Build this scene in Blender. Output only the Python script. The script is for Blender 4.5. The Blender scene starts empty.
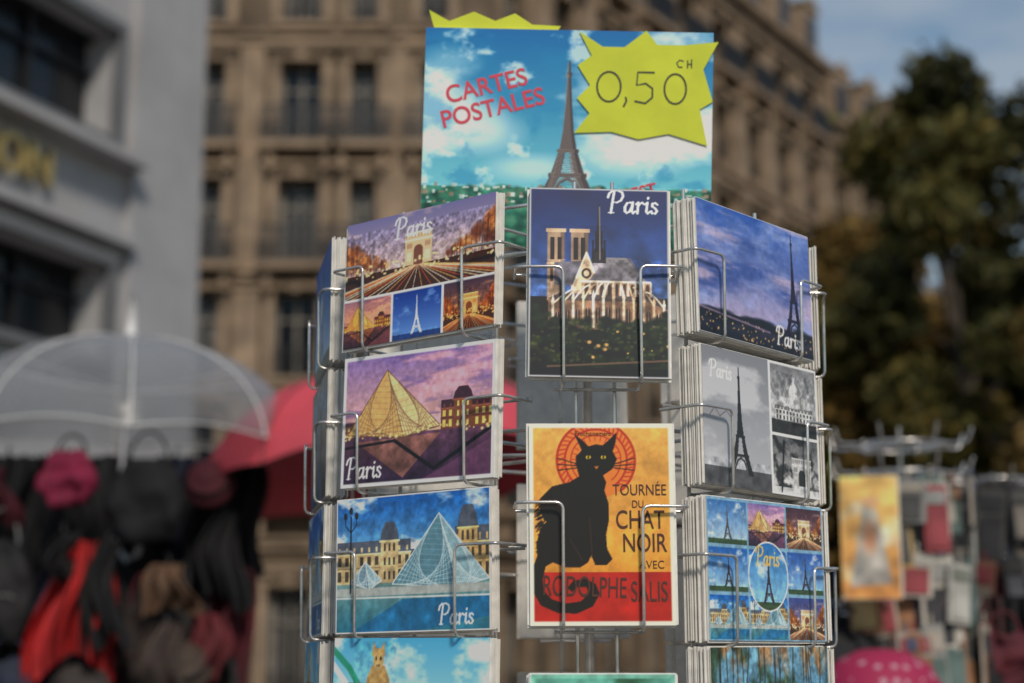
import bpy, bmesh, math, random
import numpy as np
from mathutils import Matrix, Vector
random.seed(7); rng=np.random.RandomState(11)
sc=bpy.context.scene
EYE=1.40
R=math.radians

# ---------------------------------------------------------------- materials
def newmat(name):
    m=bpy.data.materials.new(name); m.use_nodes=True
    return m, m.node_tree.nodes, m.node_tree.links, m.node_tree.nodes['Principled BSDF']
def mat(name,col,rough=.6,metal=0,var=.15,scale=8,bump=0,spec=.5):
    m,n,l,b=newmat(name)
    tc=n.new('ShaderNodeTexCoord'); no=n.new('ShaderNodeTexNoise'); no.inputs['Scale'].default_value=scale; no.inputs['Detail'].default_value=6
    l.new(tc.outputs['Object'],no.inputs['Vector'])
    mr=n.new('ShaderNodeMapRange'); mr.inputs['From Min'].default_value=.3; mr.inputs['From Max'].default_value=.7
    mr.inputs['To Min'].default_value=1-var; mr.inputs['To Max'].default_value=1+var
    l.new(no.outputs['Fac'],mr.inputs['Value'])
    mx=n.new('ShaderNodeVectorMath'); mx.operation='SCALE'; mx.inputs[0].default_value=col[:3]
    l.new(mr.outputs['Result'],mx.inputs['Scale']); l.new(mx.outputs[0],b.inputs['Base Color'])
    b.inputs['Roughness'].default_value=rough; b.inputs['Metallic'].default_value=metal
    b.inputs['Specular IOR Level'].default_value=spec
    if bump:
        bp=n.new('ShaderNodeBump'); bp.inputs['Strength'].default_value=bump; bp.inputs['Distance'].default_value=.02
        l.new(no.outputs['Fac'],bp.inputs['Height']); l.new(bp.outputs[0],b.inputs['Normal'])
    return m
def attrmat(name,rough=.4,spec=.4,coat=0,trans=0):
    m,n,l,b=newmat(name)
    a=n.new('ShaderNodeAttribute'); a.attribute_name='Col'
    l.new(a.outputs['Color'],b.inputs['Base Color']); b.inputs['Roughness'].default_value=rough
    b.inputs['Specular IOR Level'].default_value=spec; b.inputs['Coat Weight'].default_value=coat
    b.inputs['Coat Roughness'].default_value=.12
    if trans:
        t=n.new('ShaderNodeBsdfTranslucent'); l.new(a.outputs['Color'],t.inputs['Color'])
        ms=n.new('ShaderNodeMixShader'); ms.inputs[0].default_value=trans
        l.new(b.outputs[0],ms.inputs[1]); l.new(t.outputs[0],ms.inputs[2]); l.new(ms.outputs[0],n['Material Output'].inputs['Surface'])
    return m
def stone(name,c1,c2,bs=(1.2,.45),mort=.55):
    m,n,l,b=newmat(name)
    tc=n.new('ShaderNodeTexCoord'); no=n.new('ShaderNodeTexNoise'); no.inputs['Scale'].default_value=.5; no.inputs['Detail'].default_value=8
    no.inputs['Roughness'].default_value=.65
    l.new(tc.outputs['Object'],no.inputs['Vector'])
    br=n.new('ShaderNodeTexBrick'); br.inputs['Scale'].default_value=1
    br.inputs['Brick Width'].default_value=bs[0]; br.inputs['Row Height'].default_value=bs[1]
    br.inputs['Mortar Size'].default_value=.015; br.inputs['Color1'].default_value=(1,1,1,1); br.inputs['Color2'].default_value=(.9,.89,.87,1); br.inputs['Mortar'].default_value=(mort,mort,mort*.97,1)
    l.new(tc.outputs['Object'],br.inputs['Vector'])
    cr=n.new('ShaderNodeValToRGB'); cr.color_ramp.elements[0].position=.35; cr.color_ramp.elements[1].position=.68
    cr.color_ramp.elements[0].color=(*c1,1); cr.color_ramp.elements[1].color=(*c2,1)
    l.new(no.outputs['Fac'],cr.inputs['Fac'])
    mx=n.new('ShaderNodeMix'); mx.data_type='RGBA'; mx.blend_type='MULTIPLY'; mx.inputs['Factor'].default_value=1
    l.new(cr.outputs['Color'],mx.inputs['A']); l.new(br.outputs['Color'],mx.inputs['B']); l.new(mx.outputs['Result'],b.inputs['Base Color'])
    b.inputs['Roughness'].default_value=.85
    return m

M={}
M['stone']=stone('haussmann_stone',(.085,.06,.04),(.20,.145,.095))
M['trim']=mat('carved_stone',(.25,.18,.12),.8,var=.35,scale=1.5)
M['iron']=mat('wrought_iron',(.010,.010,.012),.5)
M['frame']=mat('window_frame_paint',(.24,.22,.19),.5)
M['glass']=mat('window_glass',(.009,.011,.014),.12,var=.3,scale=.3,spec=.4)
M['curtain']=mat('net_curtain',(.13,.12,.11),.9,var=.3,scale=5)
M['zinc']=mat('zinc_roof',(.09,.10,.12),.5,var=.2,scale=1)
M['lime']=stone('pale_limestone',(.33,.33,.35),(.43,.43,.45),(1.6,.8),.9)
M['limetrim']=mat('grey_panel',(.14,.145,.155),.6,scale=1)
M['gold']=mat('gold_letters',(.55,.40,.15),.35,metal=.6,var=.1)
M['wire']=mat('chromed_wire',(.62,.60,.58),.27,metal=.8,var=.3,scale=60)
M['edge']=mat('card_edge_paper',(.76,.74,.70),.8,var=.12,scale=90)
M['print']=attrmat('printed_gloss_card',.38,.4,.22)
M['leaf']=attrmat('leaf',.6,.25,0,.3)
M['bark']=mat('bark',(.05,.04,.032),.9,bump=.6,scale=6)

# ---------------------------------------------------------------- mesh helpers
def link(o,parent=None):
    sc.collection.objects.link(o)
    if parent: o.parent=parent
    return o
def empty(name,mtx=None,parent=None):
    e=bpy.data.objects.new(name,None); e.empty_display_size=.05
    link(e,parent)
    if mtx is not None: e.matrix_world=mtx
    return e
def frame(x,y,z,a):
    t=Vector((math.cos(a),math.sin(a),0)); u=Vector((0,0,1)); n=t.cross(u)
    return Matrix((( t.x,u.x,n.x,x),(t.y,u.y,n.y,y),(t.z,u.z,n.z,z),(0,0,0,1)))
class MB:
    def __init__(s): s.v=[];s.f=[];s.m=[]
    def box(s,x0,x1,y0,y1,z0,z1,mi=0):
        b=len(s.v)
        s.v+=[(x0,y0,z0),(x1,y0,z0),(x1,y1,z0),(x0,y1,z0),(x0,y0,z1),(x1,y0,z1),(x1,y1,z1),(x0,y1,z1)]
        for q in ((0,3,2,1),(4,5,6,7),(0,1,5,4),(1,2,6,5),(2,3,7,6),(3,0,4,7)): s.f.append(tuple(b+i for i in q)); s.m.append(mi)
    def poly(s,pts,mi=0):
        b=len(s.v); s.v+=list(pts); s.f.append(tuple(range(b,b+len(pts)))); s.m.append(mi)
    def tube(s,pts,rads,seg=8,mi=0):
        rings=[]
        for i,p in enumerate(pts):
            p=Vector(p); d=(Vector(pts[min(i+1,len(pts)-1)])-Vector(pts[max(i-1,0)])).normalized()
            a=Vector((1,0,0)) if abs(d.x)<.8 else Vector((0,1,0)); e1=d.cross(a).normalized(); e2=d.cross(e1)
            b=len(s.v)
            for k in range(seg):
                t=2*math.pi*k/seg; s.v.append(tuple(p+(e1*math.cos(t)+e2*math.sin(t))*rads[i]))
            rings.append(b)
        for a,b in zip(rings,rings[1:]):
            for k in range(seg):
                s.f.append((a+k,a+(k+1)%seg,b+(k+1)%seg,b+k)); s.m.append(mi)
        s.f.append(tuple(rings[0]+k for k in range(seg))); s.m.append(mi)
        s.f.append(tuple(rings[-1]+k for k in reversed(range(seg)))); s.m.append(mi)
    def lathe(s,prof,seg=20,mi=0,c=(0,0,0)):
        rings=[]
        for r,h in prof:
            b=len(s.v)
            for k in range(seg):
                t=2*math.pi*k/seg; s.v.append((c[0]+r*math.cos(t),c[1]+r*math.sin(t),c[2]+h))
            rings.append(b)
        for a,b in zip(rings,rings[1:]):
            for k in range(seg): s.f.append((a+k,a+(k+1)%seg,b+(k+1)%seg,b+k)); s.m.append(mi)
    def obj(s,name,mats,parent=None,smooth=False,mtx=None):
        me=bpy.data.meshes.new(name); me.from_pydata(s.v,[],s.f)
        for m in mats: me.materials.append(m)
        me.polygons.foreach_set('material_index',s.m)
        if smooth: me.polygons.foreach_set('use_smooth',[True]*len(s.f))
        me.update(); o=bpy.data.objects.new(name,me); link(o,parent)
        if mtx is not None: o.matrix_world=mtx
        return o
def rounded(pts,r=.006,n=4):
    out=[Vector(pts[0])]
    for i in range(1,len(pts)-1):
        p=Vector(pts[i]); a=Vector(pts[i-1])-p; b=Vector(pts[i+1])-p
        ra=min(r,a.length/2); rb=min(r,b.length/2)
        A=p+a.normalized()*ra; B=p+b.normalized()*rb
        for k in range(n+1):
            t=k/n; out.append(A*(1-t)**2+p*2*t*(1-t)+B*t*t)
    out.append(Vector(pts[-1])); return out
def wires(name,lines,r,m,parent=None,mtx=None,cyc=()):
    cu=bpy.data.curves.new(name,'CURVE'); cu.dimensions='3D'; cu.bevel_depth=r; cu.bevel_resolution=2; cu.use_fill_caps=True
    for i,pts in enumerate(lines):
        sp=cu.splines.new('POLY'); sp.points.add(len(pts)-1)
        for p,q in zip(sp.points,pts): p.co=(q[0],q[1],q[2],1)
        if i in cyc: sp.use_cyclic_u=True
    cu.materials.append(m); o=bpy.data.objects.new(name,cu); link(o,parent)
    if mtx is not None: o.matrix_world=mtx
    return o
def keep(o,p): o.parent=p; o.matrix_parent_inverse=p.matrix_world.inverted()
def text(parent,s,x,y,size,m,z=.0008,rot=0,sx=1,bold=0,align='CENTER',name='lettering',ext=0,shear=0):
    cu=bpy.data.curves.new(name,'FONT'); cu.body=s; cu.size=size; cu.align_x=align; cu.align_y='CENTER'; cu.offset=bold; cu.extrude=ext; cu.shear=shear
    cu.materials.append(m); o=bpy.data.objects.new(name,cu); link(o,parent)
    o.location=(x,y,z); o.rotation_euler=(0,0,rot); o.scale=(sx,1,1); return o

# ---------------------------------------------------------------- canvas painting (printed pictures)
def C(*c): return np.array(c,float)/255.
class Cv:
    def __init__(s,a,ny=360,bg=(255,255,255)):
        s.a=a; s.ny=ny; s.nx=int(round(ny*a)); s.p=np.ones((s.ny,s.nx,3))*C(*bg)
        y,x=np.mgrid[0:s.ny,0:s.nx]; s.X=(x+.5)/ny; s.Y=(y+.5)/ny
    def sl(s,x0,x1,y0,y1):
        i0=max(0,int(x0*s.ny)-2); i1=min(s.nx,int(x1*s.ny)+3); j0=max(0,int(y0*s.ny)-2); j1=min(s.ny,int(y1*s.ny)+3)
        return slice(j0,max(j0,j1)),slice(i0,max(i0,i1))
    def mix(s,sl,mask,c,al=1):
        m=(mask*al)[...,None]; s.p[sl]=s.p[sl]*(1-m)+(C(*c) if not isinstance(c,np.ndarray) else c)*m
    def poly(s,pts,c,al=1):
        xs=[p[0] for p in pts]; ys=[p[1] for p in pts]; sl=s.sl(min(xs),max(xs),min(ys),max(ys))
        X=s.X[sl];Y=s.Y[sl]; ins=np.zeros(X.shape,bool); n=len(pts)
        for i in range(n):
            x1,y1=pts[i]; x2,y2=pts[(i+1)%n]
            if y1==y2: continue
            cnd=((y1>Y)!=(y2>Y))&(X<(x2-x1)*(Y-y1)/(y2-y1)+x1); ins^=cnd
        s.mix(sl,ins.astype(float),c,al)
    def rect(s,x0,y0,x1,y1,c,al=1): s.poly([(x0,y0),(x1,y0),(x1,y1),(x0,y1)],c,al)
    def ell(s,cx,cy,rx,ry,c,al=1,soft=0):
        k=1+soft*2; sl=s.sl(cx-rx*k,cx+rx*k,cy-ry*k,cy+ry*k)
        d=np.sqrt(((s.X[sl]-cx)/rx)**2+((s.Y[sl]-cy)/ry)**2)
        m=(d<1).astype(float) if soft==0 else np.clip((1+soft-d)/(2*soft),0,1)
        s.mix(sl,m,c,al)
    def stroke(s,pts,w,c,al=1,pen=False):
        for (x1,y1),(x2,y2) in zip(pts,pts[1:]):
            ww=w
            if pen:
                L=math.hypot(x2-x1,y2-y1)+1e-9; ww=w*(.45+.55*abs(y2-y1)/L)
            sl=s.sl(min(x1,x2)-ww,max(x1,x2)+ww,min(y1,y2)-ww,max(y1,y2)+ww)
            X=s.X[sl];Y=s.Y[sl]; dx=x2-x1;dy=y2-y1; L2=dx*dx+dy*dy+1e-12
            t=np.clip(((X-x1)*dx+(Y-y1)*dy)/L2,0,1); d=np.hypot(X-x1-t*dx,Y-y1-t*dy)
            s.mix(sl,np.clip((ww/2-d)*s.ny+.5,0,1),c,al)
    def noise(s,sx,sy=None,seed=0,oct=5):
        sy=sy or sx; r=np.random.RandomState(seed); out=np.zeros(s.X.shape); amp=1;tot=0
        for o in range(oct):
            gx=int(s.a*sx*2**o)+3; gy=int(sy*2**o)+3; g=r.rand(gy,gx)
            u=s.X*sx*2**o; v=s.Y*sy*2**o; i=u.astype(int); j=v.astype(int); fu=u-i; fv=v-j
            fu=fu*fu*(3-2*fu); fv=fv*fv*(3-2*fv)
            out+=amp*((g[j,i]*(1-fu)+g[j,i+1]*fu)*(1-fv)+(g[j+1,i]*(1-fu)+g[j+1,i+1]*fu)*fv); tot+=amp; amp*=.55
        return out/tot
    def grad(s,y0,y1,c0,c1,x0=0,x1=99):
        t=np.clip((s.Y-y0)/(y1-y0),0,1)[...,None]; m=((s.Y>=y0)&(s.Y<=y1)&(s.X>=x0)&(s.X<=x1))[...,None]
        s.p=np.where(m,C(*c0)*(1-t)+C(*c1)*t,s.p)
    def cloud(s,c,thr,sx,sy,seed,y0=0,al=.9,w=.15):
        n=s.noise(sx,sy,seed); m=np.clip((n-thr)/w,0,1)*(s.Y>=y0)*al; s.mix((slice(None),slice(None)),m,c)
    def tex(s,k,sx,seed,y0=0,y1=9,x0=0,x1=99):
        n=s.noise(sx,sx,seed); m=((s.Y>=y0)&(s.Y<=y1)&(s.X>=x0)&(s.X<=x1)); s.p=np.where(m[...,None],s.p*(1+k*(n[...,None]-.5)*2),s.p)
    def speck(s,n,x0,x1,y0,y1,c,r,al=.9,seed=0):
        q=np.random.RandomState(seed)
        for _ in range(n): 
            rr=r*(.5+q.rand()); s.ell(x0+q.rand()*(x1-x0),y0+q.rand()*(y1-y0),rr,rr*.8,c,al,.4)
    def blit(s,o,x0,y0,x1,y1):
        sl=s.sl(x0,x1,y0,y1); X=s.X[sl];Y=s.Y[sl]; m=((X>=x0)&(X<x1)&(Y>=y0)&(Y<y1))
        i=np.clip(((X-x0)/(x1-x0)*o.nx).astype(int),0,o.nx-1); j=np.clip(((Y-y0)/(y1-y0)*o.ny).astype(int),0,o.ny-1)
        s.p[sl]=np.where(m[...,None],o.p[j,i],s.p[sl])
    def border(s,w,c=(235,232,228)):
        m=((s.X<w)|(s.X>s.a-w)|(s.Y<w)|(s.Y>1-w)).astype(float); s.mix((slice(None),slice(None)),m,c)
    def out(s):
        ny=s.ny//2; nx=s.nx//2; p=np.clip(s.p[:ny*2,:nx*2],0,1).reshape(ny,2,nx,2,3).mean((1,3))
        return np.where(p<=.04045,p/12.92,((p+.055)/1.055)**2.4)
PAR=[[(.13,0),(.2,.5),(.28,.98)],[(.0,.72),(.06,.9),(.2,1.02),(.45,1.04),(.64,.95),(.68,.78),(.58,.58),(.4,.48),(.25,.5)],[(.02,0),(.26,0)],
 [(1.1,.44),(1.0,.5),(.86,.46),(.76,.28),(.76,.08),(.84,.0),(.96,.06),(1.08,.3),(1.12,.5)],[(1.12,.5),(1.07,.1),(1.12,0),(1.22,.08)],
 [(1.26,.42),(1.36,.5),(1.32,0)],[(1.33,.28),(1.42,.44),(1.54,.5),(1.6,.44)],
 [(1.66,.42),(1.77,.5),(1.72,.08),(1.78,0),(1.88,.08)],[(1.8,.7),(1.81,.73)],
 [(2.22,.42),(2.12,.5),(2.0,.46),(1.99,.34),(2.12,.24),(2.2,.12),(2.12,0),(1.98,.01),(1.94,.1)]]
def paris(cv,x,y,s,c=(240,240,245),w=.12):
    for st in PAR: cv.stroke([(x+px*s,y+py*s) for px,py in st],w*s,c,1,True)
def eiffel(cv,x,y,h,c,al=1,k=1.0):
    P=lambda pts:cv.poly([(x+a*h*k,y+b*h) for a,b in pts],c,al)
    for g in (1,-1):
        P([(g*.19,0),(g*.115,.17),(g*.05,.17),(g*.07,.13),(g*.095,.07),(g*.11,0)])
        P([(g*.108,.19),(g*.062,.35),(g*.02,.35),(g*.045,.19)])
        P([(0,.36),(g*.056,.36),(g*.034,.5),(g*.02,.7),(g*.01,.9),(g*.006,1),(0,1.02)])
        cv.stroke([(x+g*.085*h*k,y+.06*h),(x+g*.05*h*k,y+.13*h),(x,y+.155*h)],.018*h,c,al)
        for j in range(4): 
            t=.19+.04*j; cv.stroke([(x+g*(.1-.011*j)*h*k,y+t*h),(x+g*(.035-.006*j)*h*k,y+(t+.04)*h)],.008*h,c,al)
    cv.rect(x-.125*h*k,y+.165*h,x+.125*h*k,y+.195*h,c,al); cv.rect(x-.07*h*k,y+.345*h,x+.07*h*k,y+.37*h,c,al); cv.rect(x-.018*h,y+.9*h,x+.018*h,y+.925*h,c,al)
def pyramid(cv,ax,ay,x0,x1,yb,cl,cr,cline,n=11,xm=None):
    xm=xm if xm is not None else x0+(x1-x0)*.7
    cv.poly([(ax,ay),(x0,yb+.02),(xm,yb-.03)],cl); cv.poly([(ax,ay),(xm,yb-.03),(x1,yb+.03)],cr)
    for k in range(1,n):
        t=k/n
        for (A,B) in (((x0,yb+.02),(xm,yb-.03)),((xm,yb-.03),(x1,yb+.03))):
            L=lambda p,q,t:(p[0]+(q[0]-p[0])*t,p[1]+(q[1]-p[1])*t)
            cv.stroke([L((ax,ay),A,t),L(A,B,t)],.005,cline,.6); cv.stroke([L((ax,ay),B,t),L(B,A,t)],.005,cline,.6); cv.stroke([L((ax,ay),A,t),L((ax,ay),B,t)],.004,cline,.35)
    cv.stroke([(x0,yb+.02),(ax,ay),(x1,yb+.03)],.008,cline); cv.stroke([(ax,ay),(xm,yb-.03)],.007,cline); cv.stroke([(x0,yb+.02),(xm,yb-.03),(x1,yb+.03)],.008,cline)
def palace(cv,x0,x1,y0,y1,wall,roof,win,n,dome=None):
    h=y1-y0; cv.rect(x0,y0,x1,y0+h*.68,wall); cv.poly([(x0,y0+h*.68),(x1,y0+h*.68),(x1,y1-.02*h),(x0,y1-.02*h)],roof)
    cv.stroke([(x0,y0+h*.68),(x1,y0+h*.68)],.012,tuple(min(255,int(w*1.25)) for w in wall))
    cv.stroke([(x0,y0+h*.36),(x1,y0+h*.36)],.007,tuple(int(w*.7) for w in wall))
    for k in range(n):
        xx=x0+(k+.5)*(x1-x0)/n; ww=(x1-x0)/n*.23
        for a,b in ((.06,.3),(.42,.62)):
            cv.rect(xx-ww,y0+h*a,xx+ww,y0+h*b,win)
        cv.rect(xx-ww*.6,y0+h*.72,xx+ww*.6,y0+h*.84,wall)
    if dome is not None:
        for d in dome:
            w=.085; cv.rect(d-w,y0,d+w,y0+h*.95,wall); cv.poly([(d-w*1.1,y0+h*.95),(d+w*1.1,y0+h*.95),(d+w*.9,y0+h*1.2),(d+w*.5,y0+h*1.38),(d-w*.5,y0+h*1.38),(d-w*.9,y0+h*1.2)],roof)
            for q in (-.045,0,.045):
                for a in (.08,.4,.72): cv.rect(d+q-.01,y0+h*a,d+q+.01,y0+h*(a+.18),win)
            cv.stroke([(d-w*1.1,y0+h*.95),(d+w*1.1,y0+h*.95)],.014,tuple(min(255,int(q*1.25)) for q in wall))
def arc(cv,x,y,w,h,c,dark,lit):
    cv.rect(x-w/2,y,x+w/2,y+h,c); cv.rect(x-w*.54,y+h*.72,x+w*.54,y+h*.78,lit); cv.rect(x-w*.53,y+h*.95,x+w*.53,y+h,lit)
    cv.rect(x-w*.17,y,x+w*.17,y+h*.42,dark); cv.ell(x,y+h*.42,w*.17,h*.17,dark)
    for g in (-1,1):
        cv.rect(x+g*w*.34-w*.09,y+h*.1,x+g*w*.34+w*.09,y+h*.38,lit,.7); cv.rect(x+g*w*.34-w*.1,y+h*.5,x+g*w*.34+w*.1,y+h*.66,dark,.35)
    for k in range(9): cv.rect(x-w*.46+k*w*.115-w*.02,y+h*.83,x-w*.46+k*w*.115+w*.02,y+h*.92,dark,.5)
def s_arc(cv,sky=(90,90,150),low=(190,140,130)):
    a=cv.a; cv.grad(0,1,low,sky); cv.cloud((240,205,185),.55,3,8,3,.4,.45)
    cv.rect(0,0,a,.3,(74,44,34))
    for i in range(70):
        q=np.random.RandomState(i); g=q.choice([-1,1]); u=q.rand()**.8; x=a/2+g*(.19+u*.36)*a; y=.32+u*.40*q.rand()+.03; cc=[(150,74,38),(190,104,50),(110,52,32),(222,146,76)][q.randint(4)]
        cv.ell(x,y+.06*u,.03+.05*u,.035+.06*u,cc,.8,.6)
    for i in range(90):
        q=np.random.RandomState(i+90); g=q.choice([-1,1]); u=q.rand(); x=a/2+g*(.18+u*.34)*a; cv.stroke([(x,.26),(x+.02*g,.36+u*.5)],.005,(80,36,24),.7)
    cv.tex(.5,24,5,.3,.85)
    arc(cv,a/2,.3,.42,.42,(238,200,154),(140,84,66),(255,236,204))
    for k in range(26):
        t=k/25; cc=[(255,246,225),(255,190,100),(246,96,60),(255,232,180)][k%4]
        cv.stroke([(a/2+(t-.5)*.16,.29),(a/2+(t-.5)*1.6*a,-.02)],.010+.02*abs(t-.5),cc,.75)
    cv.speck(90,0,a,.24,.4,(255,230,170),.016,.9,4)
def s_louvre_dusk(cv):
    a=cv.a; cv.grad(0,.4,(46,30,60),(110,70,96)); cv.grad(.38,1,(252,190,164),(150,120,192)); cv.cloud((252,180,192),.44,2,7,8,.42,.85); cv.cloud((120,98,172),.58,2,9,18,.5,.7)
    palace(cv,.66*a,a+.05,.38,.60,(140,80,60),(76,46,62),(255,208,110),9,[.8*a]); palace(cv,0,.28*a,.38,.5,(150,92,70),(92,60,80),(255,210,130),9)
    pyramid(cv,.3*a,.87,.04*a,.66*a,.38,(236,186,112),(252,216,150),(136,98,78),12,.42*a)
    cv.poly([(.1*a,.34),(.66*a,.36),(.42*a,.05)],(190,126,90),.55); cv.tex(.5,14,9,0,.37)
    cv.stroke([(.36*a,.33),(.62*a,.1),(.97*a,.36)],.028,(18,14,26)); cv.stroke([(0,.3),(.36*a,.33)],.02,(24,18,30))
    cv.poly([(.62*a,.07),(1.0*a,.3),(a,0),(.5*a,0)],(140,84,124),.6); cv.speck(50,0,a,.36,.42,(255,226,150),.01,.9,5); cv.tex(.16,30,2)
def s_louvre_day(cv,lamp=True):
    a=cv.a; cv.grad(.3,1,(160,214,238),(22,100,192)); cv.cloud((248,250,252),.53,3,5,21,.4,.95); cv.grad(0,.36,(46,130,160),(120,160,160))
    palace(cv,0,a,.36,.6,(206,178,128),(96,104,120),(90,80,72),22); palace(cv,.0,.5*a,.36,.68,(212,184,134),(92,100,118),(84,74,66),10,[.36*a]); palace(cv,.78*a,a,.36,.74,(206,170,110),(88,96,112),(84,70,60),5,[.86*a]); cv.tex(.3,20,4,.3,.95)
    pyramid(cv,.68*a,.84,.38*a,a*.99,.33,(100,148,166),(146,184,194),(216,232,236),14,.80*a); pyramid(cv,.2*a,.52,.10*a,.31*a,.35,(120,155,175),(150,188,200),(230,240,244),6,.23*a)
    cv.rect(0,.27,a,.33,(180,186,182)); cv.poly([(.1*a,.0),(.45*a,.24),(a,.24),(a,.1),(.5*a,0)],(38,120,172)); cv.tex(.3,9,7,0,.27); cv.stroke([(0,.26),(a,.245)],.012,(220,224,220)); cv.tex(.14,30,12)
    if lamp:
        cv.stroke([(.1*a,.3),(.1*a,.86)],.014,(24,30,38)); 
        for g in (-1,0,1): cv.stroke([(.1*a,.74),(.1*a+g*.055,.8),(.1*a+g*.055,.84)],.008,(24,30,38)); cv.ell(.1*a+g*.055,.865+(.04 if g==0 else 0),.018,.028,(40,44,50))
def s_eiffel(cv,c0=(150,200,235),c1=(40,100,190),tc=(60,48,50),ground=(60,90,60),x=.5,h=.8,cl=(240,240,240)):
    a=cv.a; cv.grad(0,1,c0,c1); cv.cloud(cl,.55,3,5,31,.2,.7); cv.rect(0,0,a,.12,ground); cv.tex(.3,18,3,0,.16); eiffel(cv,x*a,.1,h,tc)
def s_dusk_eiffel(cv):
    a=cv.a; cv.grad(.0,1,(206,182,208),(50,94,186)); cv.cloud((150,168,222),.40,1.6,5,41,.2,.9,.25); cv.cloud((52,80,160),.52,1.6,4.5,45,.2,.75,.2); cv.cloud((218,192,212),.56,1.4,9,47,.18,.7,.2); cv.grad(0,.19,(22,26,38),(70,68,92))
    for i in range(30):
        q=np.random.RandomState(i); cv.ell(q.rand()*a,.11+.08*q.rand(),.1,.03,(30,34,46),.9,.4)
    eiffel(cv,.83*a,.12,.84,(40,36,62),1,.85); cv.speck(90,0,a,.02,.17,(240,190,120),.008,.8,3); cv.stroke([(.0,.19),(a*.6,.13)],.016,(150,126,154),.8); cv.tex(.12,24,3)
def s_notre(cv):
    a=cv.a; cv.grad(.3,1,(84,118,182),(8,34,100)); cv.tex(.25,4,2,.4,1); cv.rect(0,0,a,.42,(16,18,20))
    st=(176,146,120); dk=(70,50,48); li=(252,232,206); md=(216,182,148)
    for x0 in (.095,.215):
        cv.rect(x0,.4,x0+.088,.775,st)
        for k in (.014,.051): cv.rect(x0+k,.615,x0+k+.022,.735,(34,26,34)); cv.rect(x0+k,.5,x0+k+.016,.57,dk)
        cv.rect(x0-.008,.762,x0+.096,.780,md); cv.rect(x0-.004,.59,x0+.092,.600,md); cv.rect(x0+.066,.4,x0+.088,.762,dk,.45)
    cv.poly([(.13,.60),(.52,.63),(.60,.50),(.13,.48)],(104,100,112)); cv.poly([(.33,.63),(.50,.63),(.60,.50),(.33,.50)],(146,140,148))
    cv.poly([(.22,.46),(.295,.655),(.37,.46)],md); cv.ell(.295,.545,.026,.028,dk); cv.ell(.295,.545,.014,.016,md); cv.stroke([(.22,.46),(.295,.655),(.37,.46)],.010,li)
    cv.poly([(.322,.62),(.343,.70),(.358,.93),(.373,.70),(.395,.62)],(18,18,28)); cv.rect(.322,.60,.395,.66,(40,36,44)); cv.stroke([(.364,.62),(.361,.9)],.006,(170,156,150),.9)
    for g in (-1,1): cv.stroke([(.358+g*.03,.62),(.358+g*.03,.72)],.010,(28,26,36)); cv.stroke([(.358+g*.016,.7),(.358+g*.016,.77)],.007,(28,26,36))
    cv.poly([(.30,.50),(.36,.575),(.54,.575),(.61,.50)],(128,122,132)); cv.poly([(.27,.38),(.27,.50),(.62,.50),(.63,.38)],(164,128,98))
    for k in range(9):
        x=.295+k*.039; cv.rect(x-.009,.40,x+.009,.475,dk); cv.ell(x,.475,.009,.016,dk); cv.rect(x+.014,.39,x+.022,.50,li,.9)
    cv.stroke([(.27,.502),(.62,.502)],.012,li)
    cv.poly([(.10,.25),(.10,.41),(.16,.44),(.68,.42),(.71,.36),(.71,.25)],(140,104,80)); cv.poly([(.10,.41),(.16,.44),(.68,.42),(.71,.36),(.60,.40),(.2,.40)],(84,70,70))
    q=np.random.RandomState(15)
    for k in range(12):
        x=.125+k*.0515; h=.40-.0012*(k-5)**2
        cv.rect(x+.012,.28,x+.034,h-.05,(56,36,36)); cv.ell(x+.023,h-.05,.011,.02,(56,36,36)); cv.stroke([(x+.023,.28),(x+.023,h-.03)],.003,md)
        c=[li,md,(236,206,172)][q.randint(3)]; cv.rect(x-.007,.26,x+.006,h+.02,c); cv.poly([(x-.010,h+.02),(x,h+.065),(x+.010,h+.02)],c)
        tx=.45+(x-.45)*.62; P=[(x+(tx-x)*u,h+.01+.085*math.sin(u*1.45)) for u in np.linspace(0,1,7)]; cv.stroke(P,.0085,c)
    cv.tex(.6,30,6,.25,.62); cv.tex(.3,12,16,.25,.8)
    for i in range(210):
        u=q.rand()*a; v=q.rand()**1.2*.30; cc=[(14,30,20),(26,44,24),(44,54,24),(10,16,14)][q.randint(4)]; cv.ell(u,v,.024,.019,cc,.9,.5)
    for (x,y,r) in ((.10,.30,.05),(.67,.29,.055),(.42,.27,.035),(.56,.27,.03),(.02,.33,.05)):
        for i in range(14): cv.ell(x+q.randn()*r*.6,y+q.randn()*r*.5,.018,.015,[(18,36,22),(34,50,26),(12,22,16)][q.randint(3)],.9,.5)
    cv.speck(12,.3,a,.04,.28,(250,190,110),.008,.9,7); cv.speck(110,0,a,.08,.29,(104,108,52),.008,.55,8)
    cv.rect(.0,.0,a,.05,(16,18,24)); cv.stroke([(.1,.055),(a,.095)],.010,(140,104,80),.8)
    paris(cv,.405,.872,.115,(248,248,252)); cv.border(.010,(190,190,195))
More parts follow.
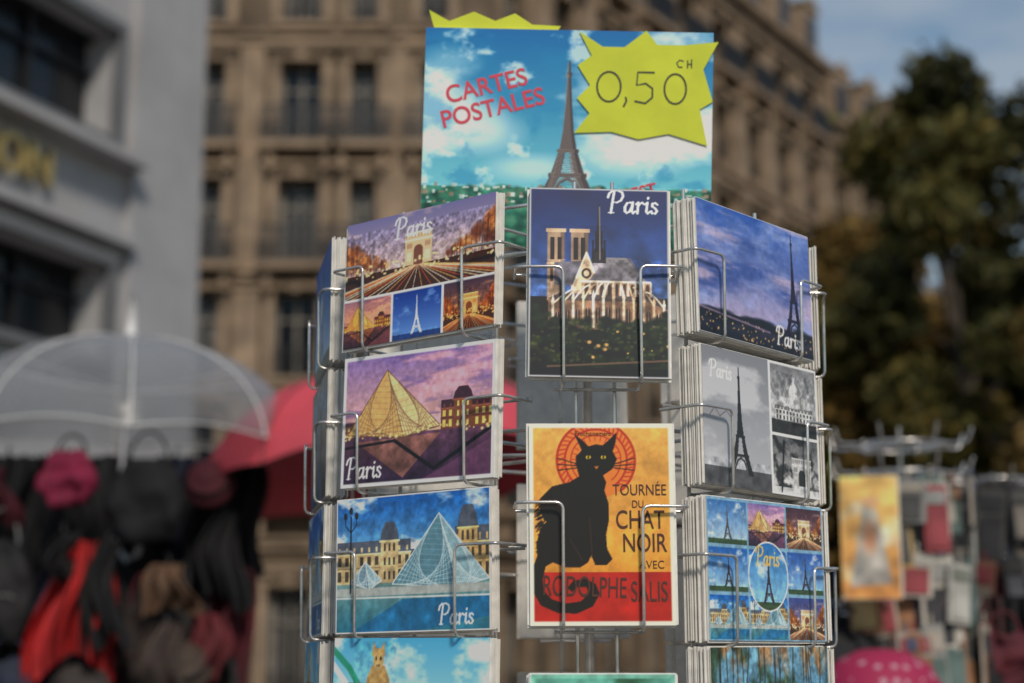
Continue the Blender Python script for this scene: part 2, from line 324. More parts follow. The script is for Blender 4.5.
def s_chat(cv):
    a=cv.a; cv.grad(0,1,(236,152,52),(232,172,86)); cv.tex(.2,5,3); cv.tex(.12,40,4)
    K=lambda l:[((x-530)/200.,(625-y)/200.) for x,y in l]
    cx,cy=(597-530)/200.,(625-462)/200.
    cv.ell(cx,cy,.19,.19,(234,122,48),.8)
    for r0,w in ((.195,.012),(.155,.010),(.125,.006)):
        cv.stroke([(cx+r0*math.cos(t),cy+r0*math.sin(t)) for t in np.linspace(-.9,4.04,44)],w,(196,50,32),.95)
    for k in range(34):
        t=-.8+k*4.7/34; cv.stroke([(cx+.163*math.cos(t),cy+.163*math.sin(t)),(cx+.187*math.cos(t+.07),cy+.187*math.sin(t+.07))],.008,(206,58,40),.9)
    for k in range(16):
        t=-.4+k*4/16; cv.stroke([(cx+.1*math.cos(t),cy+.1*math.sin(t)),(cx+.125*math.cos(t),cy+.125*math.sin(t))],.006,(206,58,40),.8)
    cv.rect(0,0,a,.262,(194,38,30)); cv.tex(.2,12,8,0,.262)
    bk=(22,16,16)
    cv.poly(K([(583,452),(578,441),(576,436),(584,442),(590,448),(597,446),(604,447),(611,441),(618,434),(617,444),(614,453),(618,461),(613,471),(604,477),(607,484),(605,492),(609,505),(609,522),(606,536),(607,550),(612,560),(606,566),(595,566),(591,556),(588,563),(580,568),(566,568),(553,563),(546,567),(543,580),(544,591),(552,599),(565,603),(580,601),(588,594),(586,587),(577,587),(572,592),(567,588),(573,581),(585,579),(595,584),(599,594),(592,606),(576,613),(557,612),(541,605),(533,591),(532,572),(538,556),(537,545),(541,530),(548,522),(541,514),(541,500),(553,488),(570,484),(580,478),(577,466),(577,458)]),bk)
    cv.poly(K([(545,522),(541,512),(546,498),(560,486),(574,484),(584,500),(570,530)]),bk)
    for (x0,y0,x1,y1) in ((590,520,592,558),(570,540,582,560),(556,500,566,520)): cv.stroke(K([(x0,y0),(x1,y1)]),.007,(70,48,36),.7)
    for i in range(70):
        q=np.random.RandomState(i); t=q.rand(); x=540+q.rand()*6-4+t*2; y=500+t*60; cv.stroke(K([(x+3,y),(x-1,y+3)]),.005,bk)
    for g in (-1,1):
        for k in range(3): cv.stroke(K([(597+g*14,467+k),(597+g*38,460+k*6)]),.005,bk)
        cv.ell((597+g*7.5-530)/200.,(625-459)/200.,.013,.009,(244,200,50)); cv.ell((597+g*7.5-530)/200.,(625-459)/200.,.005,.009,bk)
    cv.poly(K([(595,468),(600,468),(597.5,471)]),(200,120,60)); cv.border(.022,(236,226,206))
def s_bw(cv):
    a=cv.a; cv.p[:]=C(232,232,232)
    c=Cv(.78,200); c.grad(0,1,(188,190,196),(140,142,150)); c.cloud((214,214,218),.5,2,4,4,.2,.7); c.rect(0,0,.78,.14,(88,88,92)); c.tex(.4,16,4,0,.2); eiffel(c,.42,.1,.78,(44,44,46)); cv.blit(c,0.0,0,.56*a,1)
    c=Cv(1.2,160); c.grad(0,1,(196,196,198),(130,130,134)); c.tex(.3,8,4,.4,1); palace(c,.1,1.1,.2,.42,(205,205,205),(120,120,120),(60,60,60),11); c.ell(.6,.6,.11,.18,(228,228,228)); c.rect(.48,.4,.72,.58,(200,200,200)); c.rect(.57,.76,.63,.86,(214,214,214)); c.ell(.34,.5,.06,.1,(200,200,200));c.ell(.86,.5,.06,.1,(200,200,200)); c.rect(0,0,1.2,.2,(54,54,54)); c.tex(.5,16,3,0,.9); cv.blit(c,.58*a,.46,.985*a,.98)
    c=Cv(1.2,160); c.grad(0,1,(216,216,216),(100,100,104)); c.cloud((40,40,42),.46,5,5,14,.1,.9); c.stroke([(.2,0),(.3,.9)],.04,(30,30,30)); arc(c,.75,.15,.5,.5,(190,190,190),(50,50,50),(225,225,225)); c.tex(.3,14,5); cv.blit(c,.58*a,.02,.985*a,.44)
    paris(cv,.06*a,.78,.12,(244,244,244)); cv.stroke([(.08,.5),(.14,.56),(.2,.5),(.28,.55),(.34,.5)],.008,(70,70,72),.6)
def s_collage(cv):
    a=cv.a; cv.p[:]=C(130,175,205)
    def mk(f,*k,**kk):
        c=Cv(1.25,120); f(c,*k,**kk); return c
    g=[mk(s_louvre_day,False),mk(s_louvre_day),mk(s_arc,(60,80,160)),
       mk(s_eiffel,(170,210,235),(30,100,190)),mk(s_louvre_day,False),mk(s_eiffel,(150,200,240),(40,90,180),(60,50,60)),
       mk(s_eiffel,(190,215,235),(60,120,190),(90,84,84)),mk(s_louvre_dusk),mk(s_arc,(70,40,60))]
    for k,c in enumerate(g):
        i=k%3;j=k//3; cv.blit(c,a*(.01+.33*i),.012+.33*j,a*(.325+.33*i),.318+.33*j)
    m=Cv(1,160); s_eiffel(m,(160,214,245),(40,120,200),(60,50,60)); cx,cy,r=.5*a,.46,.24
    cv.ell(cx,cy,r+.012,r+.012,(235,235,240)); sl=cv.sl(cx-r,cx+r,cy-r,cy+r); X=cv.X[sl];Y=cv.Y[sl]
    i=np.clip(((X-cx+r)/(2*r)*m.nx).astype(int),0,m.nx-1); j=np.clip(((Y-cy+r)/(2*r)*m.ny).astype(int),0,m.ny-1)
    mm=(np.hypot(X-cx,Y-cy)<r)[...,None]; cv.p[sl]=np.where(mm,m.p[j,i],cv.p[sl]); paris(cv,cx-.15,.54,.13,(250,200,100)); cv.tex(.2,26,5)
def s_arc4(cv):
    a=cv.a; cv.p[:]=C(230,228,225)
    c=Cv(a/.62,260); s_arc(c,(128,124,178),(244,200,166)); cv.blit(c,0,.39,a,1)
    c=Cv(1.25,130); s_louvre_dusk(c); c.p*=np.array([1.15,.98,.7]); cv.blit(c,0,0,.325*a,.37)
    c=Cv(1.25,130); s_eiffel(c,(110,160,235),(24,60,160),(230,238,255),(40,70,140),cl=(130,180,245)); cv.blit(c,.34*a,0,.66*a,.37)
    c=Cv(1.25,130); s_arc(c,(70,60,120),(220,150,90)); c.p*=np.array([1.1,.9,.65]); cv.blit(c,.675*a,0,a,.37)
    paris(cv,.34*a,.80,.16)
def s_sphinx(cv):
    a=cv.a; cv.grad(.4,1,(180,225,240),(80,180,225)); cv.cloud((245,248,248),.5,3,5,51,.5,.9); cv.grad(0,.45,(50,140,60),(160,190,60)); cv.stroke([(-.1,.9),(.1,.7),(.3,.5),(.6,.42)],.05,(240,244,240),.9); cv.stroke([(-.05,.95),(.16,.78),(.3,.6)],.05,(40,160,120),.9)
    palace(cv,.1*a,.72*a,.48,.68,(215,170,100),(110,110,110),(110,70,50),15)
    st=(206,166,100); cv.poly([(.2*a,.5),(.23*a,.72),(.26*a,.8),(.34*a,.8),(.37*a,.72),(.40*a,.5)],st); cv.ell(.3*a,.84,.05,.085,(214,176,112)); cv.poly([(.255*a,.86),(.265*a,.97),(.295*a,.9)],st); cv.poly([(.345*a,.86),(.335*a,.97),(.305*a,.9)],st); cv.ell(.285*a,.85,.01,.014,(80,60,40)); cv.ell(.315*a,.85,.01,.014,(80,60,40)); cv.stroke([(.29*a,.80),(.31*a,.80)],.01,(110,80,50)); cv.tex(.3,26,7,.4,.97,.2,.6)
def s_pond(cv):
    a=cv.a; cv.grad(0,1,(50,100,140),(120,175,205)); cv.cloud((40,66,38),.48,5,3,61,0,.9); cv.cloud((190,124,66),.54,6,4,63,.2,.8)
    for k in range(22):
        q=np.random.RandomState(k); x=q.rand()*a; cv.stroke([(x,.2),(x+.05*q.randn(),1)],.012,(46,40,34),.8)
    cv.tex(.5,30,6)
def s_green(cv):
    a=cv.a; cv.grad(0,1,(200,200,180),(90,170,150)); cv.cloud((40,90,60),.5,4,6,71,0,.8); palace(cv,.1,a-.1,.5,.75,(200,180,140),(90,100,110),(70,60,60),8); cv.border(.03,(120,190,170)); cv.border(.012,(230,235,230)); cv.tex(.3,20,4)
def s_yellow(cv):
    a=cv.a; cv.grad(0,1,(212,146,84),(228,186,110)); cv.cloud((228,218,192),.48,3,4,81,0,.9,.2); cv.poly([(.15*a,.10),(.4*a,.75),(.62*a,.72),(.85*a,.12)],(150,168,184),.7); cv.ell(.5*a,.5,.13*a,.12,(190,124,84),.8,.5); cv.ell(.52*a,.78,.14*a,.05,(200,158,120),1,.4); cv.tex(.35,7,5)
def s_sign(cv):
    a=cv.a; cv.grad(.2,1,(130,212,222),(18,116,188)); cv.cloud((236,246,250),.52,2.4,4,98,.25,.95,.2)
    cv.ell(.14,.60,.17,.11,(236,246,248),.8,.6); cv.ell(.26,.52,.15,.08,(236,246,248),.7,.6); cv.ell(.11,.84,.11,.06,(230,244,248),.8,.6); cv.ell(.50,.36,.16,.05,(220,240,244),.7,.6); cv.ell(.95,.42,.2,.07,(236,246,248),.8,.6)
    cv.cloud((40,144,200),.54,5,7,99,.28,.5,.15); cv.cloud((242,248,250),.62,7,9,97,.28,.7,.12); cv.grad(0,.27,(24,94,76),(60,150,130))
    q=np.random.RandomState(3)
    for i in range(420):
        u=q.rand()*a; v=.0+q.rand()*.27; cv.ell(u,v,.022,.015,[(20,88,78),(40,120,94),(16,66,58),(90,160,130),(60,140,110)][q.randint(5)],.85,.5)
    for i in range(120):
        u=q.rand()*a; v=.19+q.rand()*.08; cv.rect(u,v,u+.022*q.rand()+.006,v+.006+.014*q.rand(),[(226,234,226),(190,206,206),(170,140,120)][q.randint(3)],.85)
    cv.tex(.25,30,4,0,.28)
    cv.rect(.55,.20,.77,.265,(50,120,112)); 
    eiffel(cv,.66,.215,.635,(92,84,88),1,1.1); eiffel(cv,.652,.22,.62,(160,144,138),.55,.9)
    for i in range(60):
        t=i/60; w=.11*(1-t)**1.7+.004; yy=.22+t*.6; cv.stroke([(.66-w*.7,yy),(.66+w*.7,yy+.012)],.003,(60,54,60),.6)
LA=.158/.108; PA=.108/.150
def make(f,a,ny=360):
    c=Cv(a,ny); f(c); return c.out()
def withp(f,x,y,s):
    def g(c): f(c); paris(c,x*c.a,y,s)
    return g
def bord(f,w=.02):
    def g(c): f(c); c.border(w)
    return g
def grid_mesh(name,w,h,img):
    ny,nx=img.shape[:2]; xs=np.linspace(-w/2,w/2,nx); ys=np.linspace(-h/2,h/2,ny)
    co=np.zeros((ny,nx,3),np.float32); co[...,0]=xs[None,:]; co[...,1]=ys[:,None]
    me=bpy.data.meshes.new(name); me.vertices.add(nx*ny); me.vertices.foreach_set('co',co.ravel())
    idx=np.arange(nx*ny).reshape(ny,nx); q=np.stack([idx[:-1,:-1],idx[:-1,1:],idx[1:,1:],idx[1:,:-1]],-1).reshape(-1,4)
    nf=len(q); me.loops.add(nf*4); me.loops.foreach_set('vertex_index',q.ravel().astype(np.int32)); me.polygons.add(nf)
    me.polygons.foreach_set('loop_start',np.arange(0,nf*4,4,dtype=np.int32))
    try: me.polygons.foreach_set('loop_total',np.full(nf,4,dtype=np.int32))
    except Exception: pass
    me.update(calc_edges=True); me.validate()
    at=me.color_attributes.new('Col','FLOAT_COLOR','POINT'); rgba=np.ones((nx*ny,4),np.float32); im=img.reshape(-1,3)
    im=im*(.80+.34*np.clip(im.mean(1,keepdims=True)*1.6,0,1)); g=im.mean(1,keepdims=True); im=g+(im-g)*1.02
    rgba[:,:3]=np.clip(im,.005,.82)
    at.data.foreach_set('color',rgba.ravel()); me.materials.append(M['print']); return me
PIC={}
def pic(key,f,a,w,h,ny=360): PIC[key]=(grid_mesh(key+'_print',w,h,make(f,a,ny)),w,h)
LW,LH,PW,PH=.158,.108,.108,.150
pic('arc_de_triomphe',s_arc4,LA,LW,LH)
pic('louvre_pyramid_sunset',bord(withp(s_louvre_dusk,.04,.07,.155),.03),LA,LW,LH)
pic('louvre_pyramid_daylight',bord(withp(s_louvre_day,.68,.05,.14),.012),LA,LW,LH)
pic('sphinx_statue',s_sphinx,LA,LW,LH,240)
pic('notre_dame_cathedral',s_notre,PA,PW,PH,520)
pic('black_cat_poster',s_chat,PA,PW,PH,480)
pic('palace_garden',s_green,PA,PW,PH,200)
pic('eiffel_tower_dusk',bord(withp(s_dusk_eiffel,.66,.06,.14),.006),LA,LW,LH)
pic('black_and_white_paris',s_bw,LA,LW,LH)
pic('paris_collage',s_collage,LA,LW,LH)
pic('autumn_pond',s_pond,LA,LW,LH,200)
pic('yellow_painting',s_yellow,PA,PW,PH,160)
pic('eiffel_blue',s_eiffel,LA,LW,LH,160)
LKEYS=['eiffel_blue','autumn_pond','louvre_pyramid_daylight','sphinx_statue','paris_collage','louvre_pyramid_sunset']

INK={k:mat('ink_'+k,c,.6,var=.05) for k,c in dict(dark=(.07,.02,.012),red=(.66,.06,.10),grey=(.06,.06,.035),navy=(.02,.02,.06)).items()}

def pocket(x,y,z,a,key,n=14,thick=.019,tilt=0,roll=0,hook=True,rackparent=None,ext=.010):
    """stack of postcards in a wire pocket; (x,y,z)=centre of the front card"""
    me,w,h=PIC[key]
    m=frame(x,y,z,a)@Matrix.Rotation(roll,4,'Z')@Matrix.Rotation(tilt,4,'X')
    e=empty(key+'_postcard',m)
    o=bpy.data.objects.new('printed_face',me); link(o,e)
    mb=MB(); q=random.Random(int(x*9999+z*777))
    for k in range(n):
        zz=-.0004-k*thick/n; dx=q.uniform(-.0022,.0022) if k else 0; dy=q.uniform(-.0018,.001) if k else 0
        mb.box(-w/2+dx,w/2+dx,-h/2+dy,h/2+dy,zz-thick/n*q.uniform(.6,.88),zz,0)
    mb.obj('card_stack',[M['edge']],e)
    m2=frame(x,y,z,a)
    if hook:
        lines=[]
        off=.026 if w>.12 else .024; yk=.08*h
        for g in (-1,1):
            xo=g*(w/2+ext); xi=g*(w/2-off)
            jy=yk+q.uniform(-.004,.004); jx=q.uniform(-.003,.003)
            lines.append(rounded([(xo,jy,-.034),(xo,jy,.006),(xi+jx,jy,.008),(xi+jx,-h/2-.004,.007),(xi+jx,-h/2-.004,-.030)],.006))
        lines.append([(-w/2-ext,yk,-.030),(w/2+ext,yk,-.030)]); lines.append([(-w/2+.02,-h/2-.004,-.030),(w/2-.02,-h/2-.004,-.030)])
        wires('pocket_wire',lines,.00128,M['wire'],rackparent,m2)
    return e

# ---------------------------------------------------------------- main rack
AX,AY=.067,1.50
rack=empty('postcard_rack',Matrix.Translation((AX,AY,0)))
Ltop=[.3727,.2557,.1396,.027,-.090,-.207]; Ptop=[.3704,.1844,0.0,-.185]
def zc(t,h): return EYE+t-h/2
for k,key in enumerate(['arc_de_triomphe','louvre_pyramid_sunset','louvre_pyramid_daylight','sphinx_statue','eiffel_blue','autumn_pond']):
    pocket(-.0765-[.0,.0,.003,.004,0,0][k],1.3475,zc(Ltop[k],LH),R(-37),key,rackparent=rack,roll=R([1.2,-.4,.5,-.5,0,0][k]),tilt=R([-3,-1,0,-1,0,0][k]),n=11,thick=.010)
for k,key in enumerate(['eiffel_tower_dusk','black_and_white_paris','paris_collage','autumn_pond','louvre_pyramid_sunset','eiffel_blue']):
    pocket(.198+[0,.002,.003,.004,0,0][k],1.348,zc(Ltop[k]-.007,LH),R(47),key,rackparent=rack,roll=R([-1.2,-.6,.4,.8,0,0][k]),tilt=R([-2,-1,0,0,0,0][k]),n=26,thick=.022)
for k,key in enumerate(['notre_dame_cathedral','black_cat_poster','palace_garden','yellow_painting']):
    e=pocket(.067,1.28-(.006 if k==1 else 0),zc(Ptop[k],PH),R(2),key,rackparent=rack,roll=R([-.8,.3,0,0][k]),tilt=R([-2,0,0,0][k]),n=10,thick=.012)
    if k==1:
        def T(s,px,py,size,mt,sx=.8,b=.0,rot=0): text(e,s,((px-530)/200.-.36)*.15,((625-py)/200.-.5)*.15,size,mt,.0005,rot,sx,b)
        T('TOURNÉE',640,492,.0118,INK['dark'],.76,.0); T('DU',638,506,.008,INK['dark'])
        T('CHAT',640,522,.0195,INK['dark'],.70,.0001); T('NOIR',644,545,.0195,INK['dark'],.70,.0001); T('AVEC',651,566,.0085,INK['dark'],.9)
        T('RODOLPHE',584,588,.0215,INK['dark'],.56,.0,R(-2)); T('SALIS',648,593,.0215,INK['dark'],.56,.0); T('Prochainement',594,435,.0050,INK['dark'],.9)
q=random.Random(3)
for k in range(6):
    pocket(-.172-.001*k,1.518,zc(Ltop[k],LH),R(-79),LKEYS[k],rackparent=rack,n=20,thick=.019,roll=R(q.uniform(-1,1)),ext=.004)
    pocket(.269+.001*k,1.529,zc(Ltop[k]-.006,LH),R(88),LKEYS[(k+2)%6],rackparent=rack,n=20,thick=.019,roll=R(q.uniform(-1,1)),ext=.004)
    pocket(.213,1.636,zc(Ltop[k],LH),R(133),LKEYS[(k+3)%6],rackparent=rack,n=12,thick=.014)
    pocket(-.080,1.636,zc(Ltop[k],LH),R(227),LKEYS[(k+4)%6],rackparent=rack,n=12,thick=.014)
for k in range(4): pocket(.060,1.705,zc(Ptop[k],PH),R(182),['yellow_painting','palace_garden','yellow_painting','palace_garden'][k],rackparent=rack,n=12,thick=.014)
facets=[(.067,1.28,2),(-.073,1.3475,-37),(.198,1.348,47),(-.172,1.518,-79),(.271,1.529,88),(.213,1.636,133),(-.08,1.636,227),(.06,1.705,182)]
L=[];Z0,Z1=EYE-.36,EYE+.385
for fx,fy,fa in facets:
    a=R(fa); t=Vector((math.cos(a),math.sin(a))); n=Vector((math.sin(a),-math.cos(a)))
    for g in ((-.016,.014) if fa in (2,182) else (-.05,.05)):
        p=Vector((fx,fy))-n*.0345+t*g; L.append([(p.x,p.y,Z0),(p.x,p.y,Z1)])
    for zz in (Z0,EYE-.1,EYE+.19,Z1-.01):
        p=Vector((fx,fy))-n*.037; L.append([(AX,AY,zz),(p.x,p.y,zz)])
order=[2,47,88,133,182,227,-79,-37]
fd={fa:(fx,fy) for fx,fy,fa in facets}
cyc=[]
for zz in (Z0,EYE-.1,EYE+.19,Z1-.01,Z1-.05):
    cyc.append(len(L)); L.append([(fd[a][0]-math.sin(R(a))*.0385,fd[a][1]+math.cos(R(a))*.0385,zz) for a in order])
keep(wires('wire_cage',L,.0016,M['wire'],None,None,cyc),rack)
mb=MB(); mb.tube([(0,0,.05),(0,0,EYE-.36)],[.013,.013],14); mb.tube([(0,0,EYE-.36),(0,0,EYE+.36)],[.0045,.0045],10); mb.lathe([(.0,.09),(.03,.085),(.035,.03),(.02,.02)],16)
for k in range(4):
    a=k*math.pi/2+.4; mb.tube([(0,0,.06),(.12*math.cos(a),.12*math.sin(a),.05),(.27*math.cos(a),.27*math.sin(a),.015)],[.012,.012,.011],8)
mb.obj('pole_and_feet',[M['wire']],rack,True)
# sign on the rack
SW,SH=.257,.196
pic('sign',s_sign,SW/SH,SW,SH,640)
sm=frame(.049,1.455,EYE+.467,R(-1))@Matrix.Rotation(R(-1.6),4,'Z')@Matrix.Rotation(R(6),4,'X')
sign=empty('postcard_price_sign',sm)
o=bpy.data.objects.new('sign_print',PIC['sign'][0]); link(o,sign)
mb=MB(); mb.box(-SW/2,SW/2,-SH/2,SH/2,-.004,-.0004); mb.obj('cardboard',[M['edge']],sign)
SX=lambda px:((px-568)/292.)*SW
SY=lambda py:((137-py)/217.)*SH
yel=mat('fluorescent_yellow_paper',(.60,.66,.04),.7,var=.10,scale=24)
def star(pts,z,name):
    bm=bmesh.new(); vs=[bm.verts.new((SX(x),SY(y),z)) for x,y in pts]; f=bm.faces.new(vs); 
    r=bmesh.ops.extrude_face_region(bm,geom=[f]); bmesh.ops.translate(bm,vec=(0,0,.0006),verts=[v for v in r['geom'] if isinstance(v,bmesh.types.BMVert)])
    bmesh.ops.recalc_face_normals(bm,faces=bm.faces); bmesh.ops.triangulate(bm,faces=bm.faces)
    me=bpy.data.meshes.new(name); bm.to_mesh(me); me.materials.append(yel); o=bpy.data.objects.new(name,me); link(o,sign); return o
star([(578,30),(602,45),(624,45),(646,28),(657,42),(682,42),(719,38),(704,66),(714,98),(701,106),(709,142),(670,131),(640,137),(612,130),(575,132),(590,112),(577,97),(590,84),(577,64),(591,54)],.0010,'yellow_starburst')
star([(424,9),(445,20),(470,10),(492,19),(512,11),(530,22),(559,23),(548,40),(556,60),(430,60),(433,38)],-.006,'yellow_starburst')
def ribbon(lines,w,z,name,parent,m):
    b=MB()
    for pts in lines:
        P=[Vector((SX(x),SY(y),z)) for x,y in pts]; N=[]
        for i in range(len(P)):
            d=(P[min(i+1,len(P)-1)]-P[max(i-1,0)]).normalized(); N.append(Vector((-d.y,d.x,0))*w/2)
        for i in range(len(P)-1): b.poly([tuple(P[i]-N[i]),tuple(P[i+1]-N[i+1]),tuple(P[i+1]+N[i+1]),tuple(P[i]+N[i])])
    return b.obj(name,[m],parent)
def el(cx,cy,rx,ry,n=22): return [(cx+rx*math.cos(t),cy+ry*math.sin(t)) for t in np.linspace(0.3,2*math.pi+.35,n)]
ribbon([el(609,85,12,15),[(626,95),(627,99),(624,105)],[(655,70),(638,70),(637,83),(646,81),(653,86),(653,95),(646,101),(635,99)],el(676,86,11,15)],.0017,.0020,'price_digits',sign,INK['grey'])
ribbon([[(684,58),(680,57),(677,60),(679,64),(683,64)],[(688,57),(688,65)],[(692,56),(692,65)],[(688,61),(692,61)]],.0011,.0020,'price_currency',sign,INK['grey'])
text(sign,'CARTES',SX(485),SY(87),.0222,INK['red'],.0004,R(15),.95,.0003,name='sign_lettering')
text(sign,'POSTALES',SX(492),SY(109),.0222,INK['red'],.0004,R(15),.95,.0003,name='sign_lettering')
text(sign,'BEST',SX(642),SY(190),.0150,INK['red'],.0004,R(15),.98,.0003,name='sign_lettering')
wires('sign_clip',[[(-.02,-SH/2-.03,-.008),(-.02,.0,-.008)],[(.03,-SH/2-.03,-.008),(.03,.0,-.008)]],.0016,M['wire'],sign)

# ---------------------------------------------------------------- Haussmann building
def facade(mb,x0,x1,ytop,cols,rows,depth=.55,fancy=True):
    cs=sorted(cols); prev=x0
    for xc,w in cs:
        mb.box(prev,xc-w/2,0,ytop,-depth,0,0); prev=xc+w/2
    mb.box(prev,x1,0,ytop,-depth,0,0)
    for xc,w in cs:
        y=0; wx0,wx1=xc-w/2,xc+w/2
        for (r0,r1,st) in rows:
            mb.box(wx0,wx1,y,r0,-depth,0,0); y=r1
            mb.box(wx0,wx1,r0,r1,-depth+.05,-depth+.09,4)
            if random.random()<.5: 
                mb.box(wx0+.08,wx0+w*.3,r0+.1,r1-.1,-depth+.095,-depth+.11,5); mb.box(wx1-w*.3,wx1-.08,r0+.1,r1-.1,-depth+.095,-depth+.11,5)
            f=.07; z0,z1=-depth+.12,-depth+.2
            mb.box(wx0,wx0+f,r0,r1,z0,z1,3); mb.box(wx1-f,wx1,r0,r1,z0,z1,3); mb.box(xc-f/2,xc+f/2,r0,r1-f,z0,z1,3); mb.box(wx0+f,wx1-f,r1-f,r1,z0,z1+.003,3)
            mb.box(wx0+f,xc-f/2,r0+(r1-r0)*.68,r0+(r1-r0)*.68+.05,z0,z1,3); mb.box(xc+f/2,wx1-f,r0+(r1-r0)*.68,r0+(r1-r0)*.68+.05,z0,z1,3)
            if not fancy: continue
            mb.box(wx0-.24,wx0-.003,r0,r1,0,.09,1); mb.box(wx1+.003,wx1+.24,r0,r1,0,.09,1)
            mb.box(wx0-.3,wx1+.3,r1+.003,r1+.28,0,.14,1); mb.box(wx0-.4,wx1+.4,r1+.283,r1+.40,0,.34,1)
            mb.box(xc-.14,xc+.14,r1-.03,r1+.27,.143,.24,1)
            if st=='b':
                mb.box(wx0-.45,wx1+.45,r0-.2,r0-.003,0,.62,1)
                for g in (wx0-.25,wx1+.08): mb.box(g,g+.17,r0-.75,r0-.203,0,.42,1)
                mb.box(wx0-.42,wx1+.42,r0+.92,r0+.98,.55,.60,2)
                n=int((w+.8)/.085)
                for k in range(n+1):
                    xx=wx0-.40+k*(w+.78)/n; mb.box(xx,xx+.04,r0,r0+.92,.56,.585,2)
                mb.box(wx0-.42,wx1+.42,r0+.45,r0+.50,.587,.60,2); mb.box(wx0-.42,wx1+.42,r0+.05,r0+.12,.587,.60,2)
            else:
                mb.box(wx0-.2,wx1+.2,r0-.14,r0-.003,0,.2,1)
                mb.box(wx0+.003,wx1-.003,r0+.8,r0+.84,-.1,-.06,2)
                for k in range(9): 
                    xx=wx0+.04+k*(w-.1)/8; mb.box(xx,xx+.03,r0,r0+.8,-.09,-.07,2)
        mb.box(wx0,wx1,y,ytop,-depth,0,0)
def cornices(mb,x0,x1,ys,ytop):
    for y in ys:
        mb.box(x0,x1,y,y+.22,.003,.22,1); mb.box(x0,x1,y+.223,y+.32,.003,.34,1)
    mb.box(x0-.1,x1+.1,ytop,ytop+.35,-.5,.35,1); mb.box(x0-.2,x1+.2,ytop+.353,ytop+.6,-.5,.7,1)
    n=int((x1-x0)/.5)
    for k in range(n): mb.box(x0+k*.5+.1,x0+k*.5+.3,ytop-.35,ytop-.003,.003,.32,1)
def mansard(mb,x0,x1,y0,h,dep,cols):
    mb.poly([(x0,y0,.1),(x1,y0,.1),(x1,y0+h,-1.3),(x0,y0+h,-1.3)],6); mb.poly([(x0,y0+h,-1.3),(x1,y0+h,-1.3),(x1,y0+h+.8,-dep/2),(x0,y0+h+.8,-dep/2)],6)
    mb.poly([(x1,y0,.1),(x1,y0,-dep),(x1,y0+h,-dep+1),(x1,y0+h+.8,-dep/2),(x1,y0+h,-1.3)],6); mb.poly([(x0,y0,.1),(x0,y0+h,-1.3),(x0,y0+h+.8,-dep/2),(x0,y0+h,-dep+1),(x0,y0,-dep)],6)
    for xc,w in cols:
        mb.box(xc-.7,xc+.7,y0+.1,y0+2.1,-1.2,.25,1); mb.box(xc-.45,xc+.45,y0+.35,y0+1.7,.253,.27,4); mb.poly([(xc-.85,y0+2.1,.35),(xc+.85,y0+2.1,.35),(xc,y0+2.7,.35)],1); mb.box(xc-.85,xc+.85,y0+2.103,y0+2.2,-1.2,.34,1)
    for xc in np.arange(x0+3,x1,7.5): mb.box(xc-.9,xc+.9,y0+h-.4,y0+h+2.4,-3.2,-2.2,0)
BM=[M['stone'],M['trim'],M['iron'],M['frame'],M['glass'],M['curtain'],M['zinc']]
bld=empty('haussmann_apartment_building',Matrix.Translation((-.8,44,0)))
rows=[(5.6,8.0,'b'),(9.0,11.3,'s'),(12.0,14.4,'b'),(15.3,17.7,'b'),(18.8,21.0,'s'),(22.1,24.0,'b')]
mb=MB(); colsA=[(x,1.15) for x in (-14.6,-12.0,-9.2,-7.5,-4.9)]+[(-3.2,.75),(-1.3,.75)]
facade(mb,-17,0,24.6,colsA,[(.6,3.6,'s')]+rows); cornices(mb,-17,0,[4.5,8.45,11.35,18.15],24.6)
for x in (-10.6,-6.2,-2.3): 
    mb.box(x-.35,x+.35,4.9,8.4,.003,.16,1); mb.box(x-.35,x+.35,8.9,11.3,.003,.16,1); mb.box(x-.35,x+.35,11.8,18.1,.003,.18,1)
mansard(mb,-17,0,25.2,3,12,colsA[::2]); mb.box(-17,0,0,24.6,-12,-.6,0)
mb.obj('front_wing',BM,bld,False,frame(-.8,44,0,0))
mb=MB(); colsB=[(1.6+2.75*k,1.2) for k in range(9)]
facade(mb,0.06,24.6,24.6,colsB,[(.6,3.6,'s')]+rows); cornices(mb,.06,24.6,[4.5,8.45,11.35,18.15],24.6)
for k in range(9): 
    x=2.95+2.75*k; mb.box(x-.3,x+.3,4.9,8.4,.003,.2,1); mb.box(x-.3,x+.3,11.8,18.1,.003,.28,1); mb.box(x-.42,x+.42,17.6,18.1,.283,.38,1); mb.box(x-.3,x+.3,18.6,24.2,.003,.2,1)
mansard(mb,.06,24.6,25.2,3,12,colsB); mb.box(.06,24.6,0,24.6,-12,-.6,0)
mb.obj('side_wing',BM,bld,False,frame(-.8,44,0,R(58.3)))
e=math.radians(58.3); fx,fy=-.8+24.9*math.cos(e),44+24.9*math.sin(e)
b2=empty('corner_stone_building',Matrix.Translation((fx,fy,0)))
mb=MB(); cc=[(1.4+2.3*k,1.1) for k in range(3)]
facade(mb,0,7.2,22.6,cc,[(.6,3.6,'s'),(5.6,8,'b'),(9,11.3,'s'),(12,14.4,'b'),(15.3,17.7,'b'),(18.8,21,'s')]); cornices(mb,0,7.2,[4.5,11.35,17.95],22.6); mb.box(0,7.2,0,22.6,-14,-.6,0); mansard(mb,0,7.2,23.2,2.4,12,cc)
mb.obj('facade_and_roof',BM,b2,False,frame(fx,fy,0,R(50)))

